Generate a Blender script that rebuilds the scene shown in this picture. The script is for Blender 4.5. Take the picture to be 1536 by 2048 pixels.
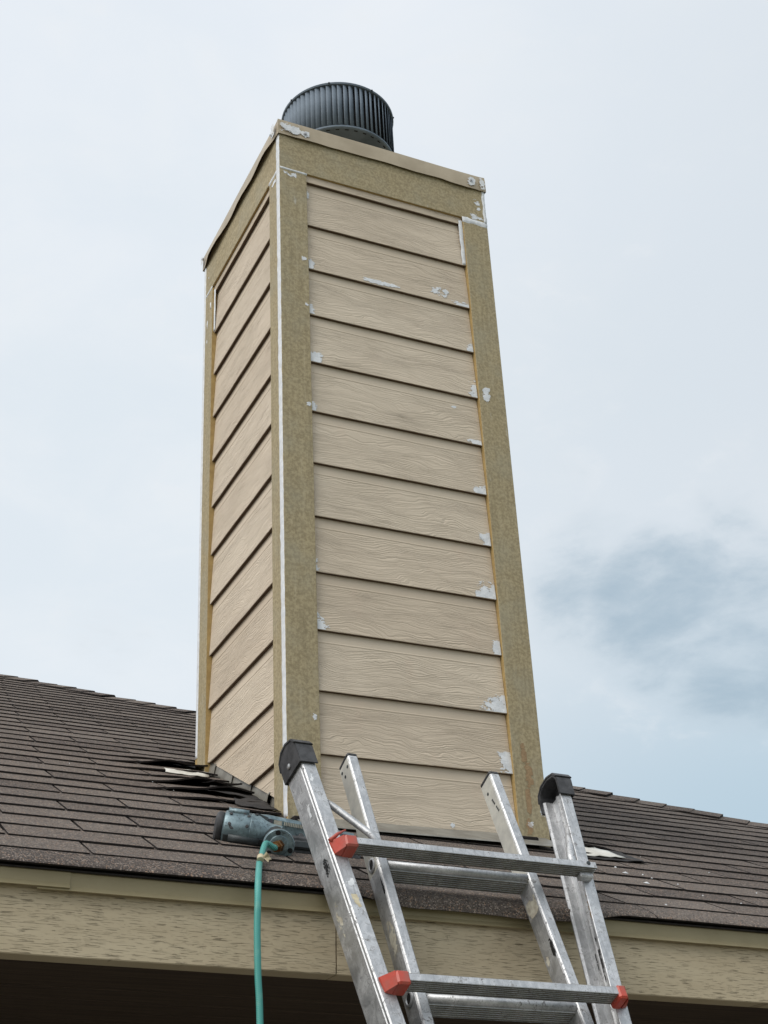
import bpy, bmesh, math, random
from mathutils import Vector, Matrix, noise as mnoise

for o in list(bpy.data.objects):
    bpy.data.objects.remove(o)
SC = bpy.context.scene
COL = SC.collection
R = math.radians

# ------------------------------------------------------------------ camera
CAM_LOC = (-1.37749, -3.70055, 1.64408)
CAM_ROT = Matrix(((0.913546, -0.179935, -0.364769),
                  (-0.406055, -0.455305, -0.792349),
                  (-0.023510, 0.871964, -0.489005)))
cd = bpy.data.cameras.new('camera')
cam = bpy.data.objects.new('camera', cd)
COL.objects.link(cam)
cam.matrix_world = Matrix.Translation(CAM_LOC) @ CAM_ROT.to_4x4()
cd.sensor_width = 36.0
cd.lens = 49.909
cd.clip_start = 0.05
cd.clip_end = 2000
SC.camera = cam

# ------------------------------------------------------------------ light
SUN_EL, SUN_AZ = 46.0, 250.0          # azimuth clockwise from +Y: behind the viewer, to the left
SUN_STRENGTH = 2.0
SKY_GAIN = 1.0
SC.view_settings.view_transform = 'Standard'
SC.view_settings.look = 'None'
SC.view_settings.gamma = 1.0
SC.view_settings.exposure = 0.09
SC.view_settings.use_curve_mapping = False

sd = bpy.data.lights.new('sun', 'SUN')
sd.energy = SUN_STRENGTH
sd.angle = R(40)
sd.color = (1.0, 0.96, 0.90)
sun = bpy.data.objects.new('sun', sd)
COL.objects.link(sun)
az, el = R(SUN_AZ), R(SUN_EL)
sdir = Vector((math.sin(az) * math.cos(el), math.cos(az) * math.cos(el), math.sin(el)))
sun.rotation_euler = sdir.to_track_quat('Z', 'Y').to_euler()
sun.location = sdir * 30

world = bpy.data.worlds.new('World')
SC.world = world
world.use_nodes = True
wn, wl = world.node_tree.nodes, world.node_tree.links
for n in list(wn):
    wn.remove(n)


def nd(nodes, typ, **kw):
    n = nodes.new(typ)
    for k, v in kw.items():
        if k.startswith('i_'):
            n.inputs[k[2:].replace('_', ' ')].default_value = v
        else:
            setattr(n, k, v)
    return n


# banks of darker cloud: direction, half width in degrees, weight
CLOUDS = (((0.505, 0.744, 0.437), 4.6, 0.70), ((0.546, 0.727, 0.417), 5.0, 1.0), ((0.590, 0.708, 0.389), 5.0, 1.0),
          ((0.463, 0.736, 0.494), 4.0, 0.35), ((0.600, 0.690, 0.405), 4.6, 0.8), ((0.561, 0.701, 0.440), 4.4, 0.55),
          ((0.610, 0.690, 0.392), 4.0, 0.7), ((0.20, 0.89, 0.41), 3.0, 0.4), ((0.72, 0.60, 0.35), 8.0, 0.9), ((-0.35, 0.83, 0.43), 9.0, 0.8),
          ((-0.7, -0.55, 0.45), 12.0, 0.8), ((0.6, -0.65, 0.46), 12.0, 0.8), ((0.9, -0.1, 0.42), 9.0, 0.8), ((-0.9, 0.2, 0.4), 9.0, 0.8))


def build_sky():
    out = nd(wn, 'ShaderNodeOutputWorld')
    bg = nd(wn, 'ShaderNodeBackground')
    sky = nd(wn, 'ShaderNodeTexSky', sky_type='NISHITA')
    sky.sun_disc = False
    sky.sun_elevation = R(SUN_EL)
    sky.sun_rotation = R(SUN_AZ)
    sky.air_density = 1.4
    sky.dust_density = 3.0
    geo = nd(wn, 'ShaderNodeTexCoord')
    # flatten the dome a little so that clouds lie in layers
    mp = nd(wn, 'ShaderNodeMapping')
    mp.inputs['Scale'].default_value = (1, 1, 2.0)
    mp.inputs['Location'].default_value = (0.37, 0.15, 0.2)
    wl.new(geo.outputs['Generated'], mp.inputs['Vector'])

    def noise(scale, detail, rough, dist=0.0):
        t = nd(wn, 'ShaderNodeTexNoise')
        t.inputs['Scale'].default_value = scale
        t.inputs['Detail'].default_value = detail
        t.inputs['Roughness'].default_value = rough
        t.inputs['Distortion'].default_value = dist
        wl.new(mp.outputs[0], t.inputs['Vector'])
        return t.outputs['Fac']

    def math_(op, a, b=None, c=None):
        m = nd(wn, 'ShaderNodeMath', operation=op)
        for i, v in enumerate((a, b, c)):
            if v is None:
                continue
            if isinstance(v, (int, float)):
                m.inputs[i].default_value = v
            else:
                wl.new(v, m.inputs[i])
        return m.outputs[0]

    def rng(v, a, b, c=0.0, d=1.0):
        m = nd(wn, 'ShaderNodeMapRange', interpolation_type='SMOOTHSTEP')
        m.inputs[1].default_value = a
        m.inputs[2].default_value = b
        m.inputs[3].default_value = c
        m.inputs[4].default_value = d
        wl.new(v, m.inputs[0])
        return m.outputs[0]

    def mix(f, a, b):
        m = nd(wn, 'ShaderNodeMix', data_type='RGBA')
        if isinstance(f, (int, float)):
            m.inputs['Factor'].default_value = f
        else:
            wl.new(f, m.inputs['Factor'])
        for key, v in (('A', a), ('B', b)):
            s = [i for i in m.inputs if i.name == key and i.type == 'RGBA'][0]
            if isinstance(v, tuple):
                s.default_value = (*v, 1)
            else:
                wl.new(v, s)
        return [o for o in m.outputs if o.type == 'RGBA'][0]

    def blob(d, inner, outer):
        v = nd(wn, 'ShaderNodeVectorMath', operation='DOT_PRODUCT')
        wl.new(geo.outputs['Generated'], v.inputs[0])
        v.inputs[1].default_value = Vector(d).normalized()
        return rng(v.outputs['Value'], math.cos(R(outer)), math.cos(R(inner)))

    big = noise(1.3, 3, 0.5)
    mid = noise(7.0, 9, 0.58, 0.35)
    fine = noise(20.0, 9, 0.60, 0.3)
    white = (0.84, 0.885, 0.945)
    grey = (0.765, 0.83, 0.885)
    blue = (0.47, 0.61, 0.71)
    dark = (0.31, 0.43, 0.53)
    base = mix(rng(big, 0.35, 0.66), white, grey)
    base = mix(math_('MULTIPLY', rng(mid, 0.35, 0.75), 0.35), base, (0.92, 0.935, 0.945))
    # lower, bluer band towards the right and the horizon
    sep = nd(wn, 'ShaderNodeSeparateXYZ')
    wl.new(geo.outputs['Generated'], sep.inputs[0])
    low = rng(sep.outputs['Z'], 0.46, 0.26)
    side = rng(sep.outputs['X'], 0.25, 0.62)
    base = mix(math_('MULTIPLY', side, 0.75), base, (0.67, 0.735, 0.79))
    lowm = math_('MULTIPLY', low, side)
    base = mix(math_('MULTIPLY', lowm, 0.95), base, blue)
    # one drifting dark cloud bank with ragged edges
    f = math_('ADD', math_('MULTIPLY', mid, 0.68), math_('MULTIPLY', fine, 0.32))
    f = math_('ADD', math_('MULTIPLY', math_('SUBTRACT', f, 0.5), 3.4), 0.5)
    bb = None
    for d_, o_, k_ in CLOUDS:
        b_ = math_('MULTIPLY', blob(d_, 0.2, o_), k_)
        bb = b_ if bb is None else math_('MAXIMUM', bb, b_)
    mixed = math_('ADD', math_('MULTIPLY', bb, 0.80), math_('MULTIPLY', f, 0.62))
    base = mix(math_('MULTIPLY', rng(mixed, 0.52, 1.20), 0.50), base, (0.49, 0.59, 0.665))
    base = mix(math_('MULTIPLY', rng(mixed, 0.82, 1.40), 0.66), base, dark)
    # lit ragged rims where the bank breaks up
    rim = math_('MULTIPLY', rng(mixed, 0.35, 0.62), rng(mixed, 0.92, 0.62))
    base = mix(math_('MULTIPLY', math_('MULTIPLY', rim, rng(fine, 0.45, 0.7)), 0.30), base, (0.86, 0.885, 0.905))
    # thin veil: a little of the clear sky shows through everywhere
    skyc = nd(wn, 'ShaderNodeVectorMath', operation='SCALE')
    wl.new(sky.outputs[0], skyc.inputs[0])
    skyc.inputs['Scale'].default_value = 0.10
    base = mix(0.90, skyc.outputs[0], base)
    wl.new(base, bg.inputs['Color'])
    bg.inputs['Strength'].default_value = SKY_GAIN
    wl.new(bg.outputs[0], out.inputs[0])


build_sky()


# ------------------------------------------------------------------ materials
def srgb(r, g, b):
    def f(c):
        c /= 255.0
        return c / 12.92 if c <= 0.04045 else ((c + 0.055) / 1.055) ** 2.4
    return (f(r), f(g), f(b))


class Mat:
    def __init__(self, name, rough=0.6, metal=0.0, spec=0.5):
        self.m = bpy.data.materials.new(name)
        self.m.use_nodes = True
        self.n, self.l = self.m.node_tree.nodes, self.m.node_tree.links
        self.p = self.n['Principled BSDF']
        self.p.inputs['Roughness'].default_value = rough
        self.p.inputs['Metallic'].default_value = metal
        self.p.inputs['Specular IOR Level'].default_value = spec
        self.tc = None

    def coord(self, scale=(1, 1, 1), rand=False, loc=(0, 0, 0)):
        if self.tc is None:
            self.tc = nd(self.n, 'ShaderNodeTexCoord')
        mp = nd(self.n, 'ShaderNodeMapping')
        mp.inputs['Scale'].default_value = scale
        mp.inputs['Location'].default_value = loc
        src = self.tc.outputs['Object']
        if rand:
            oi = nd(self.n, 'ShaderNodeObjectInfo')
            ml = nd(self.n, 'ShaderNodeMath', operation='MULTIPLY')
            self.l.new(oi.outputs['Random'], ml.inputs[0])
            ml.inputs[1].default_value = 57.0
            cb = nd(self.n, 'ShaderNodeCombineXYZ')
            self.l.new(ml.outputs[0], cb.inputs[0])
            self.l.new(ml.outputs[0], cb.inputs[1])
            ad = nd(self.n, 'ShaderNodeVectorMath', operation='ADD')
            self.l.new(src, ad.inputs[0])
            self.l.new(cb.outputs[0], ad.inputs[1])
            src = ad.outputs[0]
        self.l.new(src, mp.inputs[0])
        return mp.outputs[0]

    def noise(self, vec, scale=5, detail=4, rough=0.5, dist=0.0):
        t = nd(self.n, 'ShaderNodeTexNoise')
        t.inputs['Scale'].default_value = scale
        t.inputs['Detail'].default_value = detail
        t.inputs['Roughness'].default_value = rough
        t.inputs['Distortion'].default_value = dist
        self.l.new(vec, t.inputs['Vector'])
        return t.outputs['Fac']

    def voro(self, vec, scale, out='Distance', feature='F1'):
        t = nd(self.n, 'ShaderNodeTexVoronoi', feature=feature)
        t.inputs['Scale'].default_value = scale
        self.l.new(vec, t.inputs['Vector'])
        return t.outputs[out]

    def math(self, op, a, b=None, c=None):
        m = nd(self.n, 'ShaderNodeMath', operation=op)
        for i, v in enumerate((a, b, c)):
            if v is None:
                continue
            if isinstance(v, (int, float)):
                m.inputs[i].default_value = v
            else:
                self.l.new(v, m.inputs[i])
        return m.outputs[0]

    def rng(self, v, a, b, c=0.0, d=1.0):
        m = nd(self.n, 'ShaderNodeMapRange', interpolation_type='SMOOTHSTEP')
        m.inputs[1].default_value = a
        m.inputs[2].default_value = b
        m.inputs[3].default_value = c
        m.inputs[4].default_value = d
        self.l.new(v, m.inputs[0])
        return m.outputs[0]

    def mix(self, f, a, b, blend='MIX'):
        m = nd(self.n, 'ShaderNodeMix', data_type='RGBA', blend_type=blend)
        if isinstance(f, (int, float)):
            m.inputs['Factor'].default_value = f
        else:
            self.l.new(f, m.inputs['Factor'])
        for key, v in (('A', a), ('B', b)):
            s = [i for i in m.inputs if i.name == key and i.type == 'RGBA'][0]
            if isinstance(v, tuple):
                s.default_value = (*v, 1)
            else:
                self.l.new(v, s)
        return [o for o in m.outputs if o.type == 'RGBA'][0]

    def color(self, v):
        if isinstance(v, tuple):
            self.p.inputs['Base Color'].default_value = (*v, 1)
        else:
            self.l.new(v, self.p.inputs['Base Color'])
        return self

    def bump(self, h, dist=0.002, strength=1.0):
        b = nd(self.n, 'ShaderNodeBump')
        b.inputs['Distance'].default_value = dist
        b.inputs['Strength'].default_value = strength
        self.l.new(h, b.inputs['Height'])
        self.l.new(b.outputs[0], self.p.inputs['Normal'])
        return self

    def sep(self, vec):
        s = nd(self.n, 'ShaderNodeSeparateXYZ')
        self.l.new(vec, s.inputs[0])
        return s.outputs

    def comb(self, x, y, z):
        s = nd(self.n, 'ShaderNodeCombineXYZ')
        for i, v in enumerate((x, y, z)):
            if isinstance(v, (int, float)):
                s.inputs[i].default_value = v
            else:
                self.l.new(v, s.inputs[i])
        return s.outputs[0]


def mat_siding():
    M = Mat('painted_cedar_grain_siding', 0.62, 0, 0.35)
    v = M.coord((1, 1, 1), rand=True)
    x, y, z = M.sep(v)
    xo = M.sep(M.coord())
    # warp the height so that the embossed grain wanders and forms cathedral loops
    w1 = M.noise(M.comb(M.math('MULTIPLY', x, 2.6), 0.0, M.math('MULTIPLY', z, 7.0)), 1.0, 2, 0.5)
    w2 = M.noise(M.comb(M.math('MULTIPLY', x, 16.0), 0.0, M.math('MULTIPLY', z, 30.0)), 1.0, 2, 0.5)
    zz = M.math('ADD', z, M.math('MULTIPLY', M.math('SUBTRACT', w1, 0.5), 0.13))
    zz = M.math('ADD', zz, M.math('MULTIPLY', M.math('SUBTRACT', w2, 0.5), 0.020))
    s1 = M.noise(M.comb(M.math('MULTIPLY', x, 3.2), 3.0, M.math('MULTIPLY', zz, 260.0)), 1.0, 2, 0.6)
    s2 = M.noise(M.comb(M.math('MULTIPLY', x, 5.0), 9.0, M.math('MULTIPLY', zz, 300.0)), 1.0, 2, 0.6)
    mask = M.rng(M.noise(M.comb(M.math('MULTIPLY', x, 3.5), 5.0, M.math('MULTIPLY', z, 13.0)), 1.0, 3, 0.5), 0.36, 0.62, 0.6, 1.0)
    smooth = M.rng(xo[2], 0.152, 0.162, 1.0, 0.06)
    mask = M.math('MULTIPLY', mask, smooth)
    g = M.math('ADD', M.rng(s1, 0.34, 0.62), M.math('MULTIPLY', M.rng(s2, 0.3, 0.7), 0.25))
    g = M.math('MULTIPLY', g, mask)
    M.bump(g, 0.0014, 1.0)
    tone = M.noise(v, 3.0, 4, 0.6)
    fine = M.noise(M.comb(M.math('MULTIPLY', x, 30.0), 1.0, M.math('MULTIPLY', z, 60.0)), 1.0, 3, 0.6)
    c = M.mix(M.rng(tone, 0.3, 0.7), srgb(200, 186, 166), srgb(210, 196, 176))
    oi = nd(M.n, 'ShaderNodeObjectInfo')
    c = M.mix(M.math('MULTIPLY', oi.outputs['Random'], 0.4), c, srgb(188, 170, 148))
    c = M.mix(M.rng(fine, 0.55, 0.85, 0, 0.10), c, srgb(160, 140, 116))
    # rain-washed dust on the lower part of some boards, faint reddish stains
    st = M.noise(M.comb(M.math('MULTIPLY', x, 9.0), 2.0, M.math('MULTIPLY', z, 4.0)), 1.0, 4, 0.6)
    c = M.mix(M.rng(st, 0.58, 0.8, 0, 0.22), c, srgb(206, 180, 160))
    M.color(c)
    return M.m


def mat_trim(name, grain):
    M = Mat(name, 0.75, 0, 0.3)
    v = M.coord((1, 1, 1), rand=True)
    a = M.noise(v, 100, 4, 0.7)
    b = M.noise(v, 7, 4, 0.6)
    sp = M.noise(v, 210, 3, 0.7)
    c = M.mix(M.rng(a, 0.36, 0.64), srgb(145, 132, 103), srgb(174, 160, 128))
    c = M.mix(M.rng(b, 0.42, 0.72, 0, 0.40), c, srgb(158, 154, 136))
    c = M.mix(M.rng(b, 0.25, 0.42, 0.25, 0), c, srgb(178, 162, 124))
    c = M.mix(M.rng(sp, 0.62, 0.75, 0, 0.55), c, srgb(98, 90, 72))
    gr = M.noise(M.coord(grain, rand=True), 1.0, 5, 0.65)
    c = M.mix(M.rng(gr, 0.50, 0.72, 0, 0.45), c, srgb(128, 116, 90))
    c = M.mix(M.rng(gr, 0.28, 0.46, 0.35, 0), c, srgb(190, 178, 150))
    sm = M.noise(M.coord((6, 6, 1.6), rand=True), 4, 4, 0.7)
    c = M.mix(M.rng(sm, 0.66, 0.78, 0, 0.5), c, srgb(206, 206, 200))
    M.color(c)
    M.bump(M.math('ADD', M.math('MULTIPLY', a, 0.6), gr), 0.0010, 0.8)
    return M.m


def mat_simple(name, col, rough=0.6, metal=0.0, var=None, scale=20, bump=0.0, bscale=60, spec=0.5, stretch=(1, 1, 1)):
    M = Mat(name, rough, metal, spec)
    v = M.coord(stretch)
    if var:
        M.color(M.mix(M.rng(M.noise(v, scale, 5, 0.6), 0.32, 0.68), col, var))
    else:
        M.color(col)
    if bump:
        M.bump(M.noise(v, bscale, 4, 0.6), bump, 0.8)
    return M.m


def mat_fascia():
    M = Mat('rough_sawn_painted_fascia', 0.8, 0, 0.25)
    v = M.coord((1, 1, 1))
    x, y, z = M.sep(v)
    w = M.noise(M.comb(M.math('MULTIPLY', x, 5.0), 0.0, M.math('MULTIPLY', z, 12.0)), 1.0, 3, 0.5)
    zz = M.math('ADD', z, M.math('MULTIPLY', M.math('SUBTRACT', w, 0.5), 0.008))
    s = M.noise(M.comb(M.math('MULTIPLY', x, 22.0), 3.0, M.math('MULTIPLY', zz, 640.0)), 1.0, 3, 0.6)
    big = M.noise(M.comb(M.math('MULTIPLY', x, 2.0), 8.0, M.math('MULTIPLY', zz, 50.0)), 1.0, 3, 0.6)
    crack = M.rng(s, 0.575, 0.655)
    crack = M.math('MULTIPLY', crack, M.rng(M.noise(v, 6, 3, 0.5), 0.3, 0.55, 0.35, 1.0))
    tone = M.noise(M.comb(M.math('MULTIPLY', x, 2.5), 8.0, M.math('MULTIPLY', z, 14.0)), 1.0, 4, 0.6)
    c = M.mix(M.rng(tone, 0.3, 0.7), srgb(180, 165, 138), srgb(191, 177, 150))
    c = M.mix(M.math('MULTIPLY', crack, 0.42), c, srgb(104, 88, 68))
    c = M.mix(M.rng(big, 0.6, 0.78, 0, 0.22), c, srgb(150, 132, 106))
    M.color(c)
    h = M.math('SUBTRACT', M.math('MULTIPLY', big, 0.25), crack)
    M.bump(h, 0.0015, 1.0)
    return M.m


def mat_shingle():
    M = Mat('asphalt_shingle_granules', 0.92, 0, 0.25)
    geo = nd(M.n, 'ShaderNodeNewGeometry')
    v = geo.outputs['Position']
    oi = nd(M.n, 'ShaderNodeObjectInfo')
    at = nd(M.n, 'ShaderNodeAttribute', attribute_name='tint')
    r = M.math('FRACT', M.math('ADD', oi.outputs['Random'], at.outputs['Fac']))
    g = M.voro(v, 360, 'Color')
    sepc = nd(M.n, 'ShaderNodeSeparateColor')
    M.l.new(g, sepc.inputs[0])
    n1 = M.noise(v, 9, 5, 0.65)
    n2 = M.noise(v, 170, 3, 0.7)
    c = M.mix(r, srgb(70, 64, 61), srgb(116, 108, 101))
    c = M.mix(M.rng(n1, 0.35, 0.7, 0, 0.45), c, srgb(98, 88, 80))
    c = M.mix(M.rng(sepc.outputs[0], 0.72, 0.95, 0, 0.75), c, srgb(172, 158, 146))
    c = M.mix(M.rng(sepc.outputs[1], 0.70, 0.95, 0, 0.7), c, srgb(52, 46, 46))
    c = M.mix(M.rng(sepc.outputs[2], 0.9, 0.99, 0, 0.8), c, srgb(170, 140, 116))
    c = M.mix(M.rng(n2, 0.35, 0.65, 0.3, 0.0), c, srgb(50, 44, 44))
    M.color(c)
    M.bump(M.math('ADD', M.voro(v, 420), n2), 0.0016, 0.9)
    return M.m


def mat_alu():
    M = Mat('scuffed_aluminium', 0.5, 0.8, 0.5)
    v = M.coord((1, 1, 1))
    a = M.noise(v, 18, 7, 0.75, 0.8)
    b = M.noise(v, 75, 5, 0.75, 0.8)
    d = M.noise(v, 210, 4, 0.7, 0.4)
    sc = M.noise(M.coord((190, 9, 190)), 1.0, 4, 0.65)         # drawn scratches along the rail
    sx = M.noise(M.coord((9, 190, 190)), 1.0, 4, 0.65)         # and along the rungs
    c = M.mix(M.rng(a, 0.3, 0.7), (0.40, 0.41, 0.42), (0.68, 0.685, 0.695))
    c = M.mix(M.rng(sc, 0.52, 0.74, 0, 0.45), c, (0.26, 0.26, 0.265))
    c = M.mix(M.rng(sc, 0.26, 0.42, 0.4, 0), c, (0.86, 0.86, 0.86))
    spots = M.math('MULTIPLY', M.rng(b, 0.54, 0.65), M.rng(a, 0.40, 0.60))
    specks = M.math('MULTIPLY', M.rng(d, 0.60, 0.68), M.rng(a, 0.34, 0.55))
    dirt = M.math('MAXIMUM', spots, specks)
    c = M.mix(M.math('MULTIPLY', dirt, 0.82), c, (0.075, 0.07, 0.07))
    M.color(c)
    rg = M.math('ADD', M.rng(a, 0.3, 0.7, 0.46, 0.62), M.math('MULTIPLY', dirt, 0.2))
    M.l.new(rg, M.p.inputs['Roughness'])
    mt = M.math('SUBTRACT', 0.80, M.math('MULTIPLY', dirt, 0.75))
    M.l.new(mt, M.p.inputs['Metallic'])
    M.bump(M.math('ADD', M.math('MULTIPLY', M.math('ADD', sc, sx), 0.35), b), 0.0006, 0.6)
    return M.m


def mat_rung():
    M = Mat('shaded_dirty_aluminium', 0.6, 0.45, 0.4)  # dirt plus the shade under the rungs, put into the colour
    v = M.coord((1, 1, 1))
    a = M.noise(v, 16, 6, 0.7, 0.5)
    b = M.noise(v, 30, 5, 0.75, 0.8)
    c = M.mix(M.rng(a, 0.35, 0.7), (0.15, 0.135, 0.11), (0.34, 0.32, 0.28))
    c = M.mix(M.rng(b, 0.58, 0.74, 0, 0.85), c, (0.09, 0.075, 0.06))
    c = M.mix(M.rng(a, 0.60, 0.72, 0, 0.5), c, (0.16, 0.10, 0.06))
    M.color(c)
    M.bump(b, 0.0008, 0.6)
    return M.m


def mat_ventblue():
    return mat_simple('grey_blue_galvanised_vent', srgb(112, 124, 136), 0.8, 0.0, srgb(92, 104, 116), 9, 0.0006, 120)


def mat_gun():
    M = Mat('worn_blue_green_tool_paint', 0.42, 0.45, 0.5)
    v = M.coord((1, 1, 1))
    a = M.noise(v, 22, 6, 0.7)
    b = M.noise(v, 95, 5, 0.75, 0.5)
    c = M.mix(M.rng(a, 0.35, 0.65), srgb(98, 114, 120), srgb(140, 160, 166))
    c = M.mix(M.rng(b, 0.52, 0.68, 0, 0.8), c, srgb(56, 62, 64))
    c = M.mix(M.rng(a, 0.6, 0.75, 0, 0.6), c, srgb(186, 200, 202))
    M.color(c)
    M.bump(b, 0.0006, 0.6)
    return M.m


def mat_hose():
    M = Mat('turquoise_braided_hose', 0.38, 0, 0.5)
    v = M.coord((1, 1, 1))
    x, y, z = M.sep(v)
    s = M.math('SINE', M.math('ADD', M.math('MULTIPLY', z, 1500.0), M.math('MULTIPLY', x, 900.0)))
    n1 = M.noise(v, 30, 4, 0.6)
    c = M.mix(M.rng(s, -0.6, 0.9), srgb(62, 142, 136), srgb(88, 170, 160))
    c = M.mix(M.rng(n1, 0.55, 0.75, 0, 0.5), c, srgb(128, 178, 164))
    M.color(c)
    M.bump(s, 0.0005, 0.5)
    return M.m


M_SIDING = mat_siding()
M_BUTT = mat_simple('dark_brown_board_butt', srgb(92, 74, 58), 0.85, 0, srgb(78, 62, 48), 30)
M_TRIM = mat_trim('weathered_primed_trim', (70, 70, 3.0))
M_TRIMR = mat_trim('weathered_primed_rail', (3.0, 70, 70))
M_OCHRE = mat_simple('raw_ochre_board_edge', srgb(176, 150, 98), 0.8, 0, srgb(160, 134, 86), 40, 0.0006, 150)
M_CREAM = mat_simple('cream_board_edge', srgb(205, 190, 150), 0.8, 0, srgb(190, 172, 128), 30)
M_CAULK = mat_simple('white_caulk', srgb(226, 228, 230), 0.55, 0, srgb(206, 209, 212), 45, 0.0012, 70)
M_BACK = mat_simple('shadow_gap_backing', srgb(96, 82, 66), 0.85, 0, srgb(84, 70, 56), 20)
M_CAPMETAL = mat_simple('painted_tan_sheet_metal', srgb(176, 162, 138), 0.45, 0.15, srgb(160, 146, 122), 8, 0.001, 14)
M_FLASH = mat_simple('dull_grey_flashing', srgb(146, 143, 134), 0.5, 0.3, srgb(120, 116, 108), 16, 0.0008, 30)
M_FASCIA = mat_fascia()
M_DRIP = mat_simple('olive_painted_drip_edge', srgb(152, 140, 108), 0.5, 0.1, srgb(142, 130, 98), 6, 0.0004, 25)
M_SHINGLE = mat_shingle()
M_ASPHALT = mat_simple('black_asphalt_cut_edge', srgb(30, 27, 27), 0.95, 0, srgb(44, 40, 38), 80, 0.0008, 200, 0.2)
M_FELT = mat_simple('black_roofing_felt', srgb(38, 36, 36), 0.9, 0, srgb(52, 48, 46), 30)
M_PAPER = mat_simple('white_underlayment_sheet', srgb(214, 212, 204), 0.6, 0, srgb(190, 186, 176), 14, 0.001, 20)
M_PORCH = mat_simple('dark_stained_porch_boards', srgb(84, 71, 59), 0.7, 0, srgb(62, 52, 44), 3, 0.0012, 5, 0.3, (1, 22, 22))
M_WALL = mat_simple('brown_painted_house_wall', srgb(104, 88, 70), 0.8, 0, srgb(92, 78, 62), 4)
M_ALU = mat_alu()
M_RUNG = mat_rung()
M_FILM = mat_simple('cloudy_cream_film_on_metal', srgb(206, 203, 192), 0.5, 0.25, srgb(184, 182, 174), 26, 0.0005, 60)
M_RUBBER = mat_simple('black_rubber', srgb(44, 44, 46), 0.6, 0, srgb(70, 70, 72), 40, 0.0008, 90)
M_RED = mat_simple('scuffed_red_plastic', srgb(186, 70, 54), 0.45, 0, srgb(160, 84, 72), 26, 0.0008, 60)
M_STEEL = mat_simple('dull_steel', (0.5, 0.5, 0.5), 0.4, 0.9, (0.35, 0.35, 0.35), 40)
M_BLACK = mat_simple('black_hole', srgb(14, 14, 15), 0.8)
M_VENT = mat_ventblue()
M_VENTIN = mat_simple('black_vent_lining', srgb(26, 24, 25), 0.85, 0.1, srgb(36, 32, 32), 12)  # near-black for the pipe and the drum behind the blades
M_GUN = mat_gun()
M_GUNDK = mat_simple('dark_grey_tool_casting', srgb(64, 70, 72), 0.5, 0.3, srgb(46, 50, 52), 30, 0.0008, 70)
M_BRASS = mat_simple('tarnished_brass', srgb(150, 108, 66), 0.4, 0.85, srgb(108, 76, 48), 60)
M_HOSE = mat_hose()
M_LABEL = mat_simple('worn_paper_label', srgb(206, 202, 186), 0.6, 0, srgb(170, 162, 146), 50)
M_LABELDK = mat_simple('dark_printed_label', srgb(58, 50, 58), 0.5, 0, srgb(90, 84, 92), 70)
M_TAPE = mat_simple('cream_tape', srgb(206, 196, 168), 0.6, 0, srgb(186, 172, 140), 60)
M_INK = mat_simple('black_marker_scuff', srgb(26, 26, 28), 0.6)
M_STAIN = mat_simple('brown_glue_stain', srgb(142, 116, 84), 0.7, 0, srgb(160, 134, 100), 50)
M_GROUND = mat_simple('dry_lawn_and_dirt', srgb(110, 104, 80), 0.9, 0, srgb(92, 96, 66), 1.3, 0.01, 8)
M_PATIO = mat_simple('grey_patio_concrete', srgb(140, 136, 128), 0.9, 0, srgb(124, 120, 112), 3, 0.002, 40)


# ------------------------------------------------------------------ helpers
def link(o, parent=None):
    COL.objects.link(o)
    if parent is not None:
        o.parent = parent
    return o


def pyobj(name, verts, faces, mats, parent=None, fm=None, smooth=False):
    me = bpy.data.meshes.new(name)
    me.from_pydata([tuple(v) for v in verts], [], faces)
    if not isinstance(mats, (list, tuple)):
        mats = [mats]
    for m in mats:
        me.materials.append(m)
    if fm:
        for p, i in zip(me.polygons, fm):
            p.material_index = i
    if smooth:
        for p in me.polygons:
            p.use_smooth = True
    me.update()
    return link(bpy.data.objects.new(name, me), parent)


def bmobj(name, bm, mats, parent=None, smooth=False):
    me = bpy.data.meshes.new(name)
    bm.normal_update()
    bm.to_mesh(me)
    bm.free()
    if not isinstance(mats, (list, tuple)):
        mats = [mats]
    for m in mats:
        me.materials.append(m)
    if smooth:
        for p in me.polygons:
            p.use_smooth = True
    return link(bpy.data.objects.new(name, me), parent)


def empty(name, loc=(0, 0, 0), rot=None):
    o = bpy.data.objects.new(name, None)
    o.empty_display_size = 0.1
    COL.objects.link(o)
    if rot is not None:
        o.matrix_world = Matrix.Translation(loc) @ rot.to_4x4()
    else:
        o.location = loc
    return o


def tag(o, label, cat, group=None, kind=None):
    o['label'] = label
    if cat:
        o['category'] = cat
    if group:
        o['group'] = group
    if kind:
        o['kind'] = kind
    return o


def bm_box(bm, lo, hi, bev=0.0, mi=0):
    """an axis aligned box (optionally bevelled) added to a bmesh"""
    t = bmesh.new()
    vs = [t.verts.new((x, y, z)) for x in (lo[0], hi[0]) for y in (lo[1], hi[1]) for z in (lo[2], hi[2])]
    for f in ((0, 1, 3, 2), (4, 6, 7, 5), (0, 4, 5, 1), (2, 3, 7, 6), (0, 2, 6, 4), (1, 5, 7, 3)):
        t.faces.new([vs[i] for i in f])
    if bev:
        bmesh.ops.bevel(t, geom=list(t.edges), offset=bev, segments=1, affect='EDGES', profile=0.5)
    me = bpy.data.meshes.new('tmp')
    t.to_mesh(me)
    t.free()
    n0 = len(bm.faces)
    bm.from_mesh(me)
    bpy.data.meshes.remove(me)
    bm.faces.ensure_lookup_table()
    for f in bm.faces[n0:]:
        f.material_index = mi


def box(name, lo, hi, mats, parent=None, bev=0.0):
    bm = bmesh.new()
    bm_box(bm, lo, hi, bev)
    return bmobj(name, bm, mats, parent)


def frame_of(d):
    d = Vector(d).normalized()
    a = Vector((0, 0, 1)) if abs(d.z) < 0.9 else Vector((1, 0, 0))
    x = d.cross(a).normalized()
    return x, x.cross(d).normalized() * -1, d


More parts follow.
